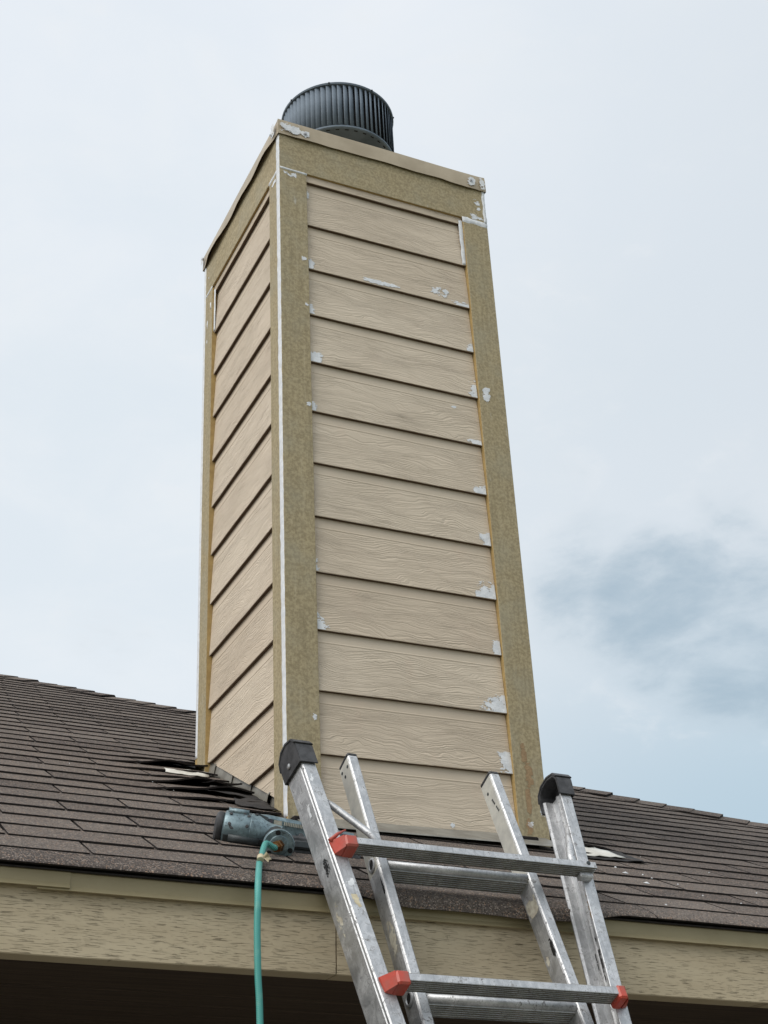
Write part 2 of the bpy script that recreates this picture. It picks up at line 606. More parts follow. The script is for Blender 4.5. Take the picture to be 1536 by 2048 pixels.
def bm_tube(bm, pts, rad, seg=12, caps=True, mi=0):
    pts = [Vector(p) for p in pts]
    if not isinstance(rad, (list, tuple)):
        rad = [rad] * len(pts)
    rings = []
    px = None
    for i, p in enumerate(pts):
        d = (pts[min(i + 1, len(pts) - 1)] - pts[max(i - 1, 0)])
        if d.length < 1e-9:
            d = (pts[-1] - pts[0])
        d.normalize()
        if px is None:
            px, _, _ = frame_of(d)
        else:
            px = (px - d * px.dot(d)).normalized()
        py = d.cross(px)
        rings.append([bm.verts.new(p + (px * math.cos(a) + py * math.sin(a)) * rad[i])
                      for a in [2 * math.pi * k / seg for k in range(seg)]])
    for a, b in zip(rings, rings[1:]):
        for k in range(seg):
            f = bm.faces.new((a[k], a[(k + 1) % seg], b[(k + 1) % seg], b[k]))
            f.smooth = True
            f.material_index = mi
    if caps:
        f = bm.faces.new(rings[0][::-1])
        f.material_index = mi
        f = bm.faces.new(rings[-1])
        f.material_index = mi
    return rings


def tube(name, pts, rad, mat, parent=None, seg=12):
    bm = bmesh.new()
    bm_tube(bm, pts, rad, seg)
    return bmobj(name, bm, mat, parent)


def lathe(name, c, axis, prof, mat, parent=None, seg=28):
    """prof: list of (distance along axis, radius)"""
    x, y, d = frame_of(axis)
    c = Vector(c)
    bm = bmesh.new()
    rings = []
    for h, r in prof:
        rings.append([bm.verts.new(c + d * h + (x * math.cos(a) + y * math.sin(a)) * r)
                      for a in [2 * math.pi * k / seg for k in range(seg)]])
    for a, b in zip(rings, rings[1:]):
        for k in range(seg):
            bm.faces.new((a[k], a[(k + 1) % seg], b[(k + 1) % seg], b[k]))
    bm.faces.new(rings[0][::-1])
    bm.faces.new(rings[-1])
    bmesh.ops.recalc_face_normals(bm, faces=bm.faces)
    o = bmobj(name, bm, mat, parent)
    for p in o.data.polygons:
        p.use_smooth = len(p.vertices) == 4
    m = o.modifiers.new('split', 'EDGE_SPLIT')
    m.split_angle = R(35)
    return o


def ns(x, y=0.0, z=0.0):
    return mnoise.noise(Vector((x, y, z)))


# ------------------------------------------------------------------ numbers of the place
H = 2.85                 # height of the roof at the chimney's front corner
PITCH = 0.5025
KS = math.sqrt(1 + PITCH ** 2)
EAVE_Y = -0.785
W, D, T = 0.865, 0.867, 0.1065
MH = Matrix(((0.9996307, -0.0133033, -0.0236957),
             (0.0132996, 0.9999115, -0.0003153),
             (0.0236978, 0.0, 0.9997192)))          # the chimney leans slightly against the house
HIP_A = (-0.3233, 3.565)
HIP_M = -0.822


def roof_z(y):
    return H + PITCH * y


def hip_x(y):
    return HIP_A[0] + (y - HIP_A[1]) / HIP_M


ROOF_N = Vector((0, -PITCH, 1)).normalized()
ROOF_S = Vector((0, 1, PITCH)).normalized()


def on_roof(x, s, up=0.0):
    y = EAVE_Y + s / KS
    return Vector((x, y, roof_z(y))) + ROOF_N * up


# ------------------------------------------------------------------ ground
bm = bmesh.new()
gv = [bm.verts.new(p) for p in ((-600, -600, 0), (600, -600, 0), (600, 600, 0), (-600, 600, 0))]
bm.faces.new(gv)
g = bmobj('ground', bm, M_GROUND)
tag(g, 'dry lawn around the house', None, kind='structure')
g = box('patio', (-6.2, -4.6, 0.004), (5.2, 2.6, 0.06), M_PATIO, bev=0.01)
tag(g, 'grey concrete patio under the eave', None, kind='structure')


# ------------------------------------------------------------------ house
house = tag(empty('house', (0, 2.6, 0)), 'tan trimmed house with brown shingle roof under the chimney', 'house')
HP = Vector((0, 2.6, 0))


def hpart(o):
    """parent to the house keeping world coordinates in the mesh"""
    o.parent = house
    o.location = o.location - HP
    return o


# walls of the porch recess (below and out of the picture)
hpart(box('wall', (-5.6, 2.6, 0.06), (4.6, 2.75, 2.36), M_WALL))
hpart(box('wall', (-5.75, -0.55, 0.06), (-5.6, 9.8, 2.36), M_WALL))
hpart(box('wall', (4.6, -0.55, 0.06), (4.75, 9.8, 2.36), M_WALL))
hpart(box('wall', (-5.6, 9.65, 0.06), (4.6, 9.8, 2.36), M_WALL))

# porch ceiling planks
y0 = -0.695
i = 0
while y0 < 2.58:
    wd = 0.1345
    if i == 0:
        me_plank = box('plank', (-5.6, 0, 0), (4.6, wd, 0.02), M_PORCH, bev=0.002)
        hpart(me_plank)
        me_plank.location = Vector((0, y0, 2.312)) - HP
    else:
        o = me_plank.copy()
        COL.objects.link(o)
        o.location = Vector((0, y0, 2.312 + random.Random(i).uniform(-0.0012, 0.0012))) - HP
    y0 += wd + 0.004
    i += 1

# fascia boards, drip edge
fz0, fz1 = 2.278, 2.43
rnd = random.Random(3)
for a, b in ((-6.0, -2.9), (-2.896, -0.1675), (-0.1645, 2.3), (2.304, 4.95)):
    bm = bmesh.new()
    n = max(12, int((b - a) / 0.03))
    # the lower edge of a sawn board is never quite straight
    prof_t = []
    for k in range(n + 1):
        x = a + (b - a) * k / n
        dz = 0.0012 * ns(x * 2.3, 7) + 0.0009 * ns(x * 21, 3)
        prof_t.append([bm.verts.new(p) for p in ((x, -0.757, fz1), (x, -0.757, fz0 + dz + 0.002),
                                                 (x, -0.755, fz0 + dz), (x, -0.699, fz0), (x, -0.697, fz1))])
    for p, q in zip(prof_t, prof_t[1:]):
        for k in range(5):
            bm.faces.new((p[k], q[k], q[(k + 1) % 5], p[(k + 1) % 5]))
    bm.faces.new(prof_t[0])
    bm.faces.new(prof_t[-1][::-1])
    bmesh.ops.recalc_face_normals(bm, faces=bm.faces)
    hpart(bmobj('fascia_board', bm, M_FASCIA))


def drip(a, b, off, zb):
    n = max(6, int((b - a) / 0.05))
    prof = ((0.10, 0.0185), (-0.010, -0.004), (-0.0125, -0.008), (-0.012, zb + 0.010), (-0.0165, zb), (-0.013, zb - 0.001),
            (-0.009, zb + 0.010), (-0.009, -0.008), (0.10, 0.0155))
    bm = bmesh.new()
    rows = []
    for k in range(n + 1):
        x = a + (b - a) * k / n
        wv = 0.0012 * ns(x * 3.1, off * 50)
        rows.append([bm.verts.new((x, -0.757 + py + (wv if i in (3, 4, 5, 6) else 0) - off,
                                   (2.462 + (py - 0.0) * PITCH - 0.012) if i in (0, 8) else 2.452 + pz))
                     for i, (py, pz) in enumerate(prof)])
    for p, q in zip(rows, rows[1:]):
        for i in range(len(prof)):
            bm.faces.new((p[i], q[i], q[(i + 1) % len(prof)], p[(i + 1) % len(prof)]))
    bm.faces.new(rows[0])
    bm.faces.new(rows[-1][::-1])
    bmesh.ops.recalc_face_normals(bm, faces=bm.faces)
    return hpart(bmobj('drip_edge', bm, M_DRIP))


drip(-5.9, -0.764, 0.003, -0.040)
drip(-0.83, 2.2, 0.0, -0.045)
drip(2.15, 4.9, 0.003, -0.044)

# roof deck: front plane, side plane beyond the hip, back
apex = Vector((-1.6, HIP_A[1] + HIP_M * (-1.6 - HIP_A[0]), 0))
apex.z = roof_z(apex.y)
cor = Vector((hip_x(EAVE_Y + 0.03), EAVE_Y + 0.03, roof_z(EAVE_Y + 0.03)))
bk = Vector((cor.x, 10.0, cor.z))
lf = [Vector((-6, EAVE_Y + 0.03, cor.z)), Vector((-6, apex.y, apex.z)), Vector((-6, 10.0, cor.z))]
dv = [lf[0], cor, apex, lf[1], bk, lf[2]]
dn = [v - Vector((0, 0, 0.02)) for v in dv]
deck = hpart(pyobj('roof', [v - Vector((0, 0, 0.004)) for v in dv] + [v - Vector((0, 0, 0.03)) for v in dv],
                   [(0, 1, 2, 3), (1, 4, 2), (3, 2, 4, 5), (9, 8, 7, 6), (8, 10, 7), (11, 10, 8, 9),
                    (0, 6, 7, 1), (1, 7, 10, 4), (4, 10, 11, 5), (5, 11, 6, 0)], M_FELT))
roof = deck


def rpart(o):
    o.parent = roof
    o.location = o.location
    return o


# --- shingle tabs -------------------------------------------------------------
EXPO, TABW, THK = 0.138, 0.335, 0.0054
GAP = 0.0075
ROW0 = 0.086
# local tab axes: x across, y up the slope, z out of the roof; origin at the middle of the butt
ROOF_M = Matrix((Vector((1, 0, 0)), ROOF_S, ROOF_N)).transposed()


def tab_mesh(name, x0, x1, lift=None, ny=2, nx=1, seed=0, ln=0.20, cut=0.0):
    """a slab whose butt is lifted by the course below; lift(u, v) curls it up"""
    vs, fs, fm = [], [], []
    for side in (0, 1):
        for j in range(ny + 1):
            vv = j / ny
            for i2 in range(nx + 1):
                u = i2 / nx
                x = x0 + (x1 - x0) * u
                y = ln * vv
                z = 0.0075 * (1 - vv) + (THK if side == 0 else 0.0) + 0.0003
                if lift:
                    z += lift(u, vv)
                if j == 0 and side == 0:
                    y += 0.0012
                if j == 0:
                    y += 0.0016 * ns(x * 13 + seed, 3.3, seed * 0.7)
                vs.append((x, y, z))
    m = (nx + 1) * (ny + 1)

    def idx(s, j, i2):
        return s * m + j * (nx + 1) + i2
    for j in range(ny):
        for i2 in range(nx):
            fs.append((idx(0, j, i2), idx(0, j, i2 + 1), idx(0, j + 1, i2 + 1), idx(0, j + 1, i2)))
            fm.append(0)
            fs.append((idx(1, j, i2), idx(1, j + 1, i2), idx(1, j + 1, i2 + 1), idx(1, j, i2 + 1)))
            fm.append(1)
    for i2 in range(nx):
        fs.append((idx(1, 0, i2), idx(1, 0, i2 + 1), idx(0, 0, i2 + 1), idx(0, 0, i2)))
        fm.append(1)
    for j in range(ny):
        fs.append((idx(1, j, 0), idx(0, j, 0), idx(0, j + 1, 0), idx(1, j + 1, 0)))
        fm.append(1)
        fs.append((idx(1, j, nx), idx(1, j + 1, nx), idx(0, j + 1, nx), idx(0, j, nx)))
        fm.append(1)
    return vs, fs, fm


def mesh_from(name, vs, fs, fm):
    me = bpy.data.meshes.new(name)
    me.from_pydata(vs, [], fs)
    me.materials.append(M_SHINGLE)
    me.materials.append(M_ASPHALT)
    for p, i2 in zip(me.polygons, fm):
        p.material_index = i2
    me.update()
    return me


rnd = random.Random(11)
std = [mesh_from('shingle', *tab_mesh('shingle', -TABW / 2 + GAP / 2, TABW / 2 - GAP / 2, nx=4, seed=k)) for k in range(5)]


def smooth01(t):
    t = max(0.0, min(1.0, t))
    return t * t * (3 - 2 * t)


# rows with tabs torn up beside the chimney when the old flashing came off: (lift height)
LIFT_L = {6: 0.004, 7: 0.008, 8: 0.022, 9: 0.024, 10: 0.006, 11: 0.008, 12: 0.018, 13: 0.004}
LIFT_R = {5: 0.008, 6: 0.022, 7: 0.008, 8: 0.006}
far_v, far_f, far_m, far_t = [], [], [], []
n_ind = 0
row = 0
while True:
    s = ROW0 + row * EXPO
    y = EAVE_Y + s / KS
    if y > apex.y - 0.12:
        break
    xr = min(hip_x(y + 0.06) - 0.02, 4.9)
    off = (-0.375 if row % 2 == 0 else -0.5325) + 0.022 * (row // 2) + rnd.uniform(-0.008, 0.008)
    c0 = int((-5.9 - off) / TABW) - 1
    for k in range(c0, c0 + 40):
        xa, xb = off + k * TABW, off + (k + 1) * TABW
        if xa > xr - 0.03 or xb < -5.9:
            continue
        cutr = xb > xr
        xb2 = min(xb, xr)
        near = s < 2.5 and xb > -1.25 - 0.0 * s and xa < 2.35
        behind = (xa > 0.02 and xb < W - 0.02 and 0.02 < y and y < D - 0.02 - 0.2)
        if behind:
            continue
        side_l = row in LIFT_L and xb > -0.42 and xa < -0.01
        side_r = row in LIFT_R and xa < W + 0.34 and xb > W + 0.01
        base = on_roof((xa + xb) / 2, s)
        if near and (side_l or side_r):
            if side_l:
                x1 = min(xb, -0.006)
                L = LIFT_L[row]

                def lift(u, v, xa=xa, x1=x1, L=L, row=row):
                    x = xa + (x1 - xa) * u
                    e = smooth01((x + 0.36) / 0.26)
                    return L * e * (1 - v) ** 1.4 * (1 + 0.25 * math.sin(x * 31 + row * 2.1)) + 0.003 * e * (1 - v)
                v_, f_, m_ = tab_mesh('s', xa + GAP / 2, x1 - GAP / 2, lift, 5, 12, row)
            else:
                x0 = max(xa, W + 0.006)
                L = LIFT_R[row]

                def lift(u, v, xb=xb, x0=x0, L=L, row=row):
                    x = x0 + (xb - x0) * u
                    e = smooth01((W + 0.30 - x) / 0.25)
                    return L * e * (1 - v) ** 1.4 * (1 + 0.25 * math.sin(x * 27 + row * 1.7))
                v_, f_, m_ = tab_mesh('s', x0 + GAP / 2, xb - GAP / 2, lift, 5, 12, row)
            me = mesh_from('shingle', v_, f_, m_)
            o = link(bpy.data.objects.new('shingle', me))
            o.matrix_world = Matrix.Translation(on_roof(0, s)) @ ROOF_M.to_4x4()
            rpart(o)
            o.location = o.location
            n_ind += 1
        elif near and not cutr:
            o = link(bpy.data.objects.new('shingle', std[rnd.randrange(5)]))
            o.matrix_world = (Matrix.Translation(base + ROOF_S * rnd.uniform(-0.003, 0.003)) @ ROOF_M.to_4x4()
                              @ Matrix.Rotation(rnd.uniform(-0.006, 0.006), 4, 'Z')
                              @ Matrix.Rotation(rnd.uniform(-0.004, 0.010), 4, 'X'))
            rpart(o)
            n_ind += 1
        else:
            v_, f_, m_ = tab_mesh('s', xa + GAP / 2, xb2 - GAP / 2, None, 1, 1, 0)
            tw = rnd.uniform(-0.003, 0.003)
            b0 = len(far_v)
            for vx, vy, vz in v_:
                far_v.append(on_roof(vx, s + vy + tw, vz))
            far_f += [tuple(b0 + q for q in f) for f in f_]
            far_m += m_
            far_t += [rnd.random()] * len(f_)
    row += 1

o = pyobj('distant_shingles', far_v, far_f, [M_SHINGLE, M_ASPHALT], None, far_m)
at = o.data.attributes.new('tint', 'FLOAT', 'FACE')
at.data.foreach_set('value', far_t)
rpart(o)
o['kind'] = 'stuff'

# starter course: hangs over the drip edge and has softened and drooped between the ladder rails
def starter(a, b):
    n = max(4, int((b - a) / 0.02))
    vs, fs, fm = [], [], []
    prof_n = 7
    for k in range(n + 1):
        x = a + (b - a) * k / n
        dr = smooth01((x + 0.20) / 0.22) * smooth01((0.58 - x) / 0.16)
        dr = max(dr, 0.0) * (0.85 + 0.3 * ns(x * 5, 2))
        wob = 0.0035 * ns(x * 4.3, 9) + 0.0012 * ns(x * 30, 1)
        over = 0.002 + wob
        top, bot = [], []
        pts = [(0.20, 0.0, 0.0), (0.09, 0.004, 0.0), (0.03, 0.003, 0.0), (0.0, 0.0, -0.004 * dr),
               (-over - 0.001, -0.001, -0.013 * dr), (-over - 0.003 + 0.004 * dr, -0.002, -0.029 * dr - 0.001)]
        for s_, up, dz in pts:
            p = on_roof(x, s_, up + 0.0005)
            p.z += dz
            bot.append(p)
        # slab normals
        for q, p in enumerate(bot):
            t_ = (bot[min(q + 1, len(bot) - 1)] - bot[max(q - 1, 0)])
            nrm = Vector((0, t_.z, -t_.y)).normalized()
            if nrm.z < 0 and abs(nrm.z) > 0.2:
                nrm = -nrm
            if nrm.y > 0 and nrm.z < 0.5:
                nrm = -nrm
            top.append(p + nrm * 0.0055)
        vs += top + bot
    m = 6
    st = 2 * m
    for k in range(n):
        for q in range(m - 1):
            a0, b0 = k * st + q, (k + 1) * st + q
            fs.append((a0, a0 + 1, b0 + 1, b0)); fm.append(0)
            fs.append((a0 + m, b0 + m, b0 + m + 1, a0 + m + 1)); fm.append(1)
        e = m - 1
        fs.append((k * st + e, k * st + e + m, (k + 1) * st + e + m, (k + 1) * st + e)); fm.append(1)
    for k in (0, n):
        for q in range(m - 1):
            fs.append((k * st + q, k * st + q + m, k * st + q + m + 1, k * st + q + 1)); fm.append(1)
    o = pyobj('starter_shingle', vs, fs, [M_SHINGLE, M_ASPHALT], None, fm, smooth=False)
    return rpart(o)


for a, b in ((-5.9, -3.8), (-3.796, -2.0), (-1.996, -1.03), (-1.027, -0.19), (-0.187, 0.66), (0.663, 1.52), (1.523, 3.2), (3.203, 4.9)):
    starter(a, b)
# dark felt edge seen under the starter
rpart(box('felt_edge', (-5.9, -0.779, 2.4460), (4.9, -0.72, 2.4485), M_FELT))

# hip cap shingles
hd = Vector((1, HIP_M, 0))
hd.z = PITCH * HIP_M
hd.normalize()                                   # down the hip
nside = (cor - apex).cross(bk - cor).normalized()
if nside.z < 0:
    nside = -nside
s_front = ROOF_N.cross(hd).normalized()
if s_front.y > 0:
    s_front = -s_front
s_right = nside.cross(hd).normalized()
if s_right.x < 0:
    s_right = -s_right
upv = (ROOF_N + nside).normalized()
vs = []
for lay in (0.0, 0.0065):
    for t_, rise in ((-0.20, 0.002), (0.0, 0.0125)):
        for sd_, amt in ((s_front, 0.13), (s_front, 0.02), (None, 0), (s_right, 0.02), (s_right, 0.13)):
            p = hd * t_ + upv * (rise + lay)
            if sd_ is not None:
                p = p + sd_ * amt - upv * (0.004 if amt > 0.1 else 0.0)
            vs.append(p)
fs, fm = [], []
for q in range(4):
    fs.append((10 + q, 10 + q + 1, 15 + q + 1, 15 + q)); fm.append(0)
    fs.append((q, 5 + q, 5 + q + 1, q + 1)); fm.append(1)
    fs.append((5 + q, 15 + q, 15 + q + 1, 5 + q + 1)); fm.append(1)
fs += [(0, 10, 15, 5), (4, 9, 19, 14)]
fm += [1, 1]
hip_me = mesh_from('hip_shingle', vs, fs, fm)
ap0 = Vector((apex.x, apex.y, apex.z))
tot = (cor - ap0).length
q = 0.16
k = 0
while q < tot - 0.1:
    o = link(bpy.data.objects.new('hip_shingle', hip_me))
    o.location = ap0 + hd * q + upv * (0.004 + rnd.uniform(-0.002, 0.003))
    o.rotation_euler = (rnd.uniform(-0.012, 0.012), rnd.uniform(-0.012, 0.012), rnd.uniform(-0.02, 0.02))
    rpart(o)
    q += 0.120 + rnd.uniform(-0.008, 0.008)
    k += 1


# white underlayment scraps showing under torn shingles, felt scraps
def sheet(name, pts, mat, up, seed, parent=roof, thick=0.0012):
    """quad patch on the roof given by four (x, s) corners, slightly crumpled"""
    n = 8
    vs, fs = [], []
    for lay in (thick, 0.0):
        for j in range(n + 1):
            for i2 in range(n + 1):
                u, v = i2 / n, j / n
                x = (pts[0][0] * (1 - u) + pts[1][0] * u) * (1 - v) + (pts[3][0] * (1 - u) + pts[2][0] * u) * v
                s_ = (pts[0][1] * (1 - u) + pts[1][1] * u) * (1 - v) + (pts[3][1] * (1 - u) + pts[2][1] * u) * v
                x += 0.006 * ns(u * 5 + seed, v * 3)
                s_ += 0.006 * ns(u * 4, v * 5 + seed)
                h = up + 0.008 * ns(u * 3 + seed, v * 3, 1.0) + 0.004
                vs.append(on_roof(x, s_, max(h, 0.013) + lay))
    m = (n + 1) ** 2
    for j in range(n):
        for i2 in range(n):
            a0 = j * (n + 1) + i2
            fs.append((a0, a0 + 1, a0 + n + 2, a0 + n + 1))
            fs.append((m + a0, m + a0 + n + 1, m + a0 + n + 2, m + a0 + 1))
    edge = [i2 for i2 in range(n + 1)] + [j * (n + 1) + n for j in range(1, n + 1)] + \
           [n * (n + 1) + i2 for i2 in range(n - 1, -1, -1)] + [j * (n + 1) for j in range(n - 1, 0, -1)]
    for a0, b0 in zip(edge, edge[1:] + edge[:1]):
        fs.append((a0, a0 + m, b0 + m, b0))
    o = pyobj(name, vs, fs, mat, None, smooth=True)
    o.parent = parent
    return o


sheet('underlayment', ((-0.195, 1.560), (-0.06, 1.545), (-0.02, 1.66), (-0.18, 1.66)), M_PAPER, 0.013, 1)
sheet('underlayment', ((0.885, 0.735), (1.05, 0.765), (1.03, 0.93), (0.885, 0.95)), M_PAPER, 0.016, 2)
sheet('felt_scrap', ((0.90, 0.72), (1.12, 0.745), (1.12, 0.90), (0.90, 0.90)), M_FELT, 0.010, 3)
sheet('felt_scrap', ((-0.16, 1.18), (-0.01, 1.10), (-0.01, 1.30), (-0.12, 1.30)), M_FELT, 0.020, 7)
sheet('felt_scrap', ((-0.13, 0.98), (-0.01, 0.92), (-0.01, 1.10), (-0.10, 1.10)), M_FELT, 0.018, 9)

# chips of old caulk and paint lying on the roof
vs, fs = [], []
rnd2 = random.Random(5)
for k in range(20):
    if k < 15:
        x, s_ = rnd2.gauss(1.02, 0.22), rnd2.gauss(0.36, 0.22)
        if x < 0.5 or s_ < 0.02 or s_ > 1.2:
            continue
    else:
        x, s_ = rnd2.uniform(-0.9, 0.4), rnd2.uniform(0.02, 1.6)
    r_ = abs(rnd2.gauss(0.0008, 0.0010)) + 0.0010
    if k in (3, 9):
        r_ = 0.006
    a = rnd2.uniform(0, 3)
    c_ = on_roof(x, s_, 0.0135)
    b0 = len(vs)
    for q in range(5):
        t_ = a + q * 1.2566
        rr = r_ * rnd2.uniform(0.5, 1.2)
        vs.append(c_ + Vector((1, 0, 0)) * math.cos(t_) * rr * 1.6 + ROOF_S * math.sin(t_) * rr)
    vs.append(c_ + ROOF_N * (0.0025 + r_ * 0.25))
    fs += [(b0 + q, b0 + (q + 1) % 5, b0 + 5) for q in range(5)]
o = pyobj('paint_chips', vs, fs, M_CAULK)
tag(o, 'small white chips of old caulk scattered on the shingles', None, kind='stuff')


# ------------------------------------------------------------------ chimney
chim = empty('chimney', (0, 0, H), MH)
tag(chim, 'square tan clapboard chimney with bare trim boards rising from the roof', 'chimney')
ZT = 2.2197              # butt of the second course from the top
RAILB = 2.449            # underside of the top rail
CAPZ = 2.675
TRIM_T = 0.025


def roofl(y):            # roof surface in chimney coordinates
    return PITCH * y


# each face is laid out in its own frame: x along, y inwards, z up
FACES = {
    'front': (W, Matrix.Identity(4), lambda x: 0.0),
    'left': (D, Matrix.Translation((0, D, 0)) @ Matrix.Rotation(R(-90), 4, 'Z'), lambda x: roofl(D - x)),
    'right': (D, Matrix.Translation((W, 0, 0)) @ Matrix.Rotation(R(90), 4, 'Z'), lambda x: roofl(x)),
    'back': (W, Matrix.Translation((W, D, 0)) @ Matrix.Rotation(R(180), 4, 'Z'), lambda x: roofl(D)),
}


def put(o, face):
    o.parent = chim
    o.matrix_basis = FACES[face][1] @ o.matrix_basis
    return o


def board(face, k):
    L, M, rf = FACES[face]
    zb = ZT - 0.2 * k
    x0, x1 = T + 0.0012, L - T - 0.0012
    n = 30
    # profile from butt to head: (height, depth)
    prof = [(0.0, 0.0108), (0.0015, 0.0096), (0.06, 0.0134), (0.120, 0.0170), (0.1590, 0.0192), (0.1625, 0.0178), (0.1660, 0.0198), (0.212, 0.0236)]
    if k == -1:
        prof = [(0.0, 0.0094), (0.0015, 0.0082), (0.02, 0.0086), (0.055, 0.0090)]
    vs, fs = [], []
    cols = []
    for i2 in range(n + 1):
        x = x0 + (x1 - x0) * i2 / n
        clip = rf(x) + (0.046 if face in ('left', 'right') else 0.020) - zb
        wav = 0.0006 * ns(x * 6 + k * 3.1, k)
        top = prof[-1][0]
        if clip > top - 0.004:
            cols.append(None)
            continue
        col = []
        for h, d in prof:
            hh = max(h, clip) if clip > 0 else h
            if hh > h:      # depth on the profile at the clipped height
                for (h0, d0), (h1, d1) in zip(prof, prof[1:]):
                    if h0 <= hh <= h1:
                        d = d0 + (d1 - d0) * (hh - h0) / (h1 - h0)
            col.append((x, d + wav, hh + (0.0007 * ns(x * 9, k * 5.5) if h == 0 else 0)))
        back = [(x, col[-1][1] + 0.008, col[-1][2]), (x, max(col[0][1] + 0.012, 0.020), col[0][2])]
        cols.append(col + back)
    m = len(prof) + 2
    prev = None
    for c in cols:
        if c is None:
            prev = None
            continue
        b0 = len(vs)
        vs += c
        if prev is not None:
            for q in range(m):
                fs.append((prev + q, b0 + q, b0 + (q + 1) % m, prev + (q + 1) % m))
        else:
            fs.append(tuple(b0 + q for q in range(m)))
        prev = b0
    if not vs:
        return
    fs.append(tuple(len(vs) - m + q for q in range(m))[::-1])
    bm = bmesh.new()
    bv = [bm.verts.new(v) for v in vs]
    for f in fs:
        try:
            bm.faces.new([bv[q] for q in f])
        except ValueError:
            pass
    bmesh.ops.remove_doubles(bm, verts=bm.verts, dist=1e-6)
    bmesh.ops.dissolve_degenerate(bm, dist=1e-6, edges=bm.edges)
    bmesh.ops.recalc_face_normals(bm, faces=bm.faces)
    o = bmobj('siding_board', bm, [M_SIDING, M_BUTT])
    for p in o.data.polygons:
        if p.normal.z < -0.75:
            p.material_index = 1  # downward faces take the darker brown
    o.matrix_basis = Matrix.Translation((0, 0, zb))
    put(o, face)
    return o


for face in FACES:
    for k in range(-1, 12):
        board(face, k)


def trimbox(name, face, x0, x1, z0f, z1, y0=0.0, y1=TRIM_T, edge=M_OCHRE):
    """upright or rail; z0f gives the bottom height along x (roof cut)"""
    bm = bmesh.new()
    n = 3 if (x1 - x0) < 0.2 else 14
    segs = 24 if (x1 - x0) < 0.2 else 2
    # front skin with a few subdivisions
    vs = []
    for i2 in range(n + 1):
        x = x0 + (x1 - x0) * i2 / n
        zb = z0f(x)
        vs.append([(x, y0, zb), (x, y0, z1), (x, y1, z1), (x, y1, zb)])
    bv = [[bm.verts.new(p) for p in c] for c in vs]
    for p, q in zip(bv, bv[1:]):
        bm.faces.new((p[0], q[0], q[1], p[1])).material_index = 0
        bm.faces.new((p[1], q[1], q[2], p[2])).material_index = 1
        bm.faces.new((p[2], q[2], q[3], p[3])).material_index = 0
        bm.faces.new((p[3], q[3], q[0], p[0])).material_index = 1
    bm.faces.new(bv[0]).material_index = 1
    bm.faces.new(bv[-1][::-1]).material_index = 1
    bmesh.ops.recalc_face_normals(bm, faces=bm.faces)
    es = [e for e in bm.edges if len(e.link_faces) == 2 and e.calc_face_angle(0) > 0.6]
    bmesh.ops.bevel(bm, geom=es, offset=0.0013, segments=1, affect='EDGES')
    o = bmobj(name, bm, [M_TRIMR if name == 'top_rail' else M_TRIM, edge])
    put(o, face)
    return o


E0 = TRIM_T + 0.0005
for face in ('front', 'back'):
    L, _, rf = FACES[face]
    trimbox('corner_trim', face, 0, T, lambda x: rf(x) + 0.002, RAILB)
    trimbox('corner_trim', face, L - T, L, lambda x: rf(x) - 0.006, RAILB)
    trimbox('top_rail', face, 0, L, lambda x: RAILB + 0.002, CAPZ - 0.004)
for face in ('left', 'right'):
    L, _, rf = FACES[face]
    trimbox('corner_trim', face, E0, T, lambda x: rf(x) + 0.004, RAILB)
    trimbox('corner_trim', face, L - T, L - E0, lambda x: rf(x) + 0.004, RAILB)
    trimbox('top_rail', face, E0, L - E0, lambda x: RAILB + 0.002, CAPZ - 0.004)

# sheathing behind the boards
core = box('sheathing', (0.034, 0.034, -0.12), (W - 0.034, D - 0.034, CAPZ - 0.006), M_BACK, chim)


# caulk ---------------------------------------------------------------------------
def caulk_strip(face, pts, width, y, seed, along='z', thick=0.0016, rough=0.3, name='caulk_bead', mat=M_CAULK):
    """a wobbly flat bead following pts [(x, z)...] on the face"""
    dense = []
    for (xa, za), (xb, zb) in zip(pts, pts[1:]):
        ln = math.hypot(xb - xa, zb - za)
        n = max(2, int(ln / 0.012))
        for q in range(n):
            dense.append((xa + (xb - xa) * q / n, za + (zb - za) * q / n))
    dense.append(pts[-1])
    vs, fs = [], []
    for q, (x, z) in enumerate(dense):
        a, b = dense[max(q - 1, 0)], dense[min(q + 1, len(dense) - 1)]
        tx, tz = b[0] - a[0], b[1] - a[1]
        l_ = math.hypot(tx, tz) or 1
        nx, nz = -tz / l_, tx / l_
        w1 = width / 2 * (1 + rough * ns(q * 0.35, seed) + rough * 0.5 * ns(q * 1.3, seed + 4))
        w2 = width / 2 * (1 + rough * ns(q * 0.35, seed + 9) + rough * 0.5 * ns(q * 1.3, seed + 14))
        vs += [(x - nx * w1, y + 0.0008, z - nz * w1), (x - nx * w1 * 0.5, y - thick, z - nz * w1 * 0.5),
               (x + nx * w2 * 0.5, y - thick, z + nz * w2 * 0.5), (x + nx * w2, y + 0.0008, z + nz * w2)]
    for q in range(len(dense) - 1):
        for r_ in range(3):
            a0 = q * 4 + r_
            fs.append((a0, a0 + 1, a0 + 5, a0 + 4))
    fs += [(0, 3, 2, 1), tuple(len(vs) - 4 + q for q in range(4))]
    o = pyobj(name, vs, fs, mat, None, smooth=True)
    put(o, face)
    return o


# the two vertical corner joints that show on the left face
caulk_strip('left', [(D - 0.017, 0.02), (D - 0.0175, 1.0), (D - 0.0165, 2.0), (D - 0.017, 2.62)], 0.032, -0.0008, 1, rough=0.28)
caulk_strip('left', [(0.013, 0.47), (0.012, 1.3), (0.013, 2.62)], 0.021, -0.0008, 2, rough=0.2)
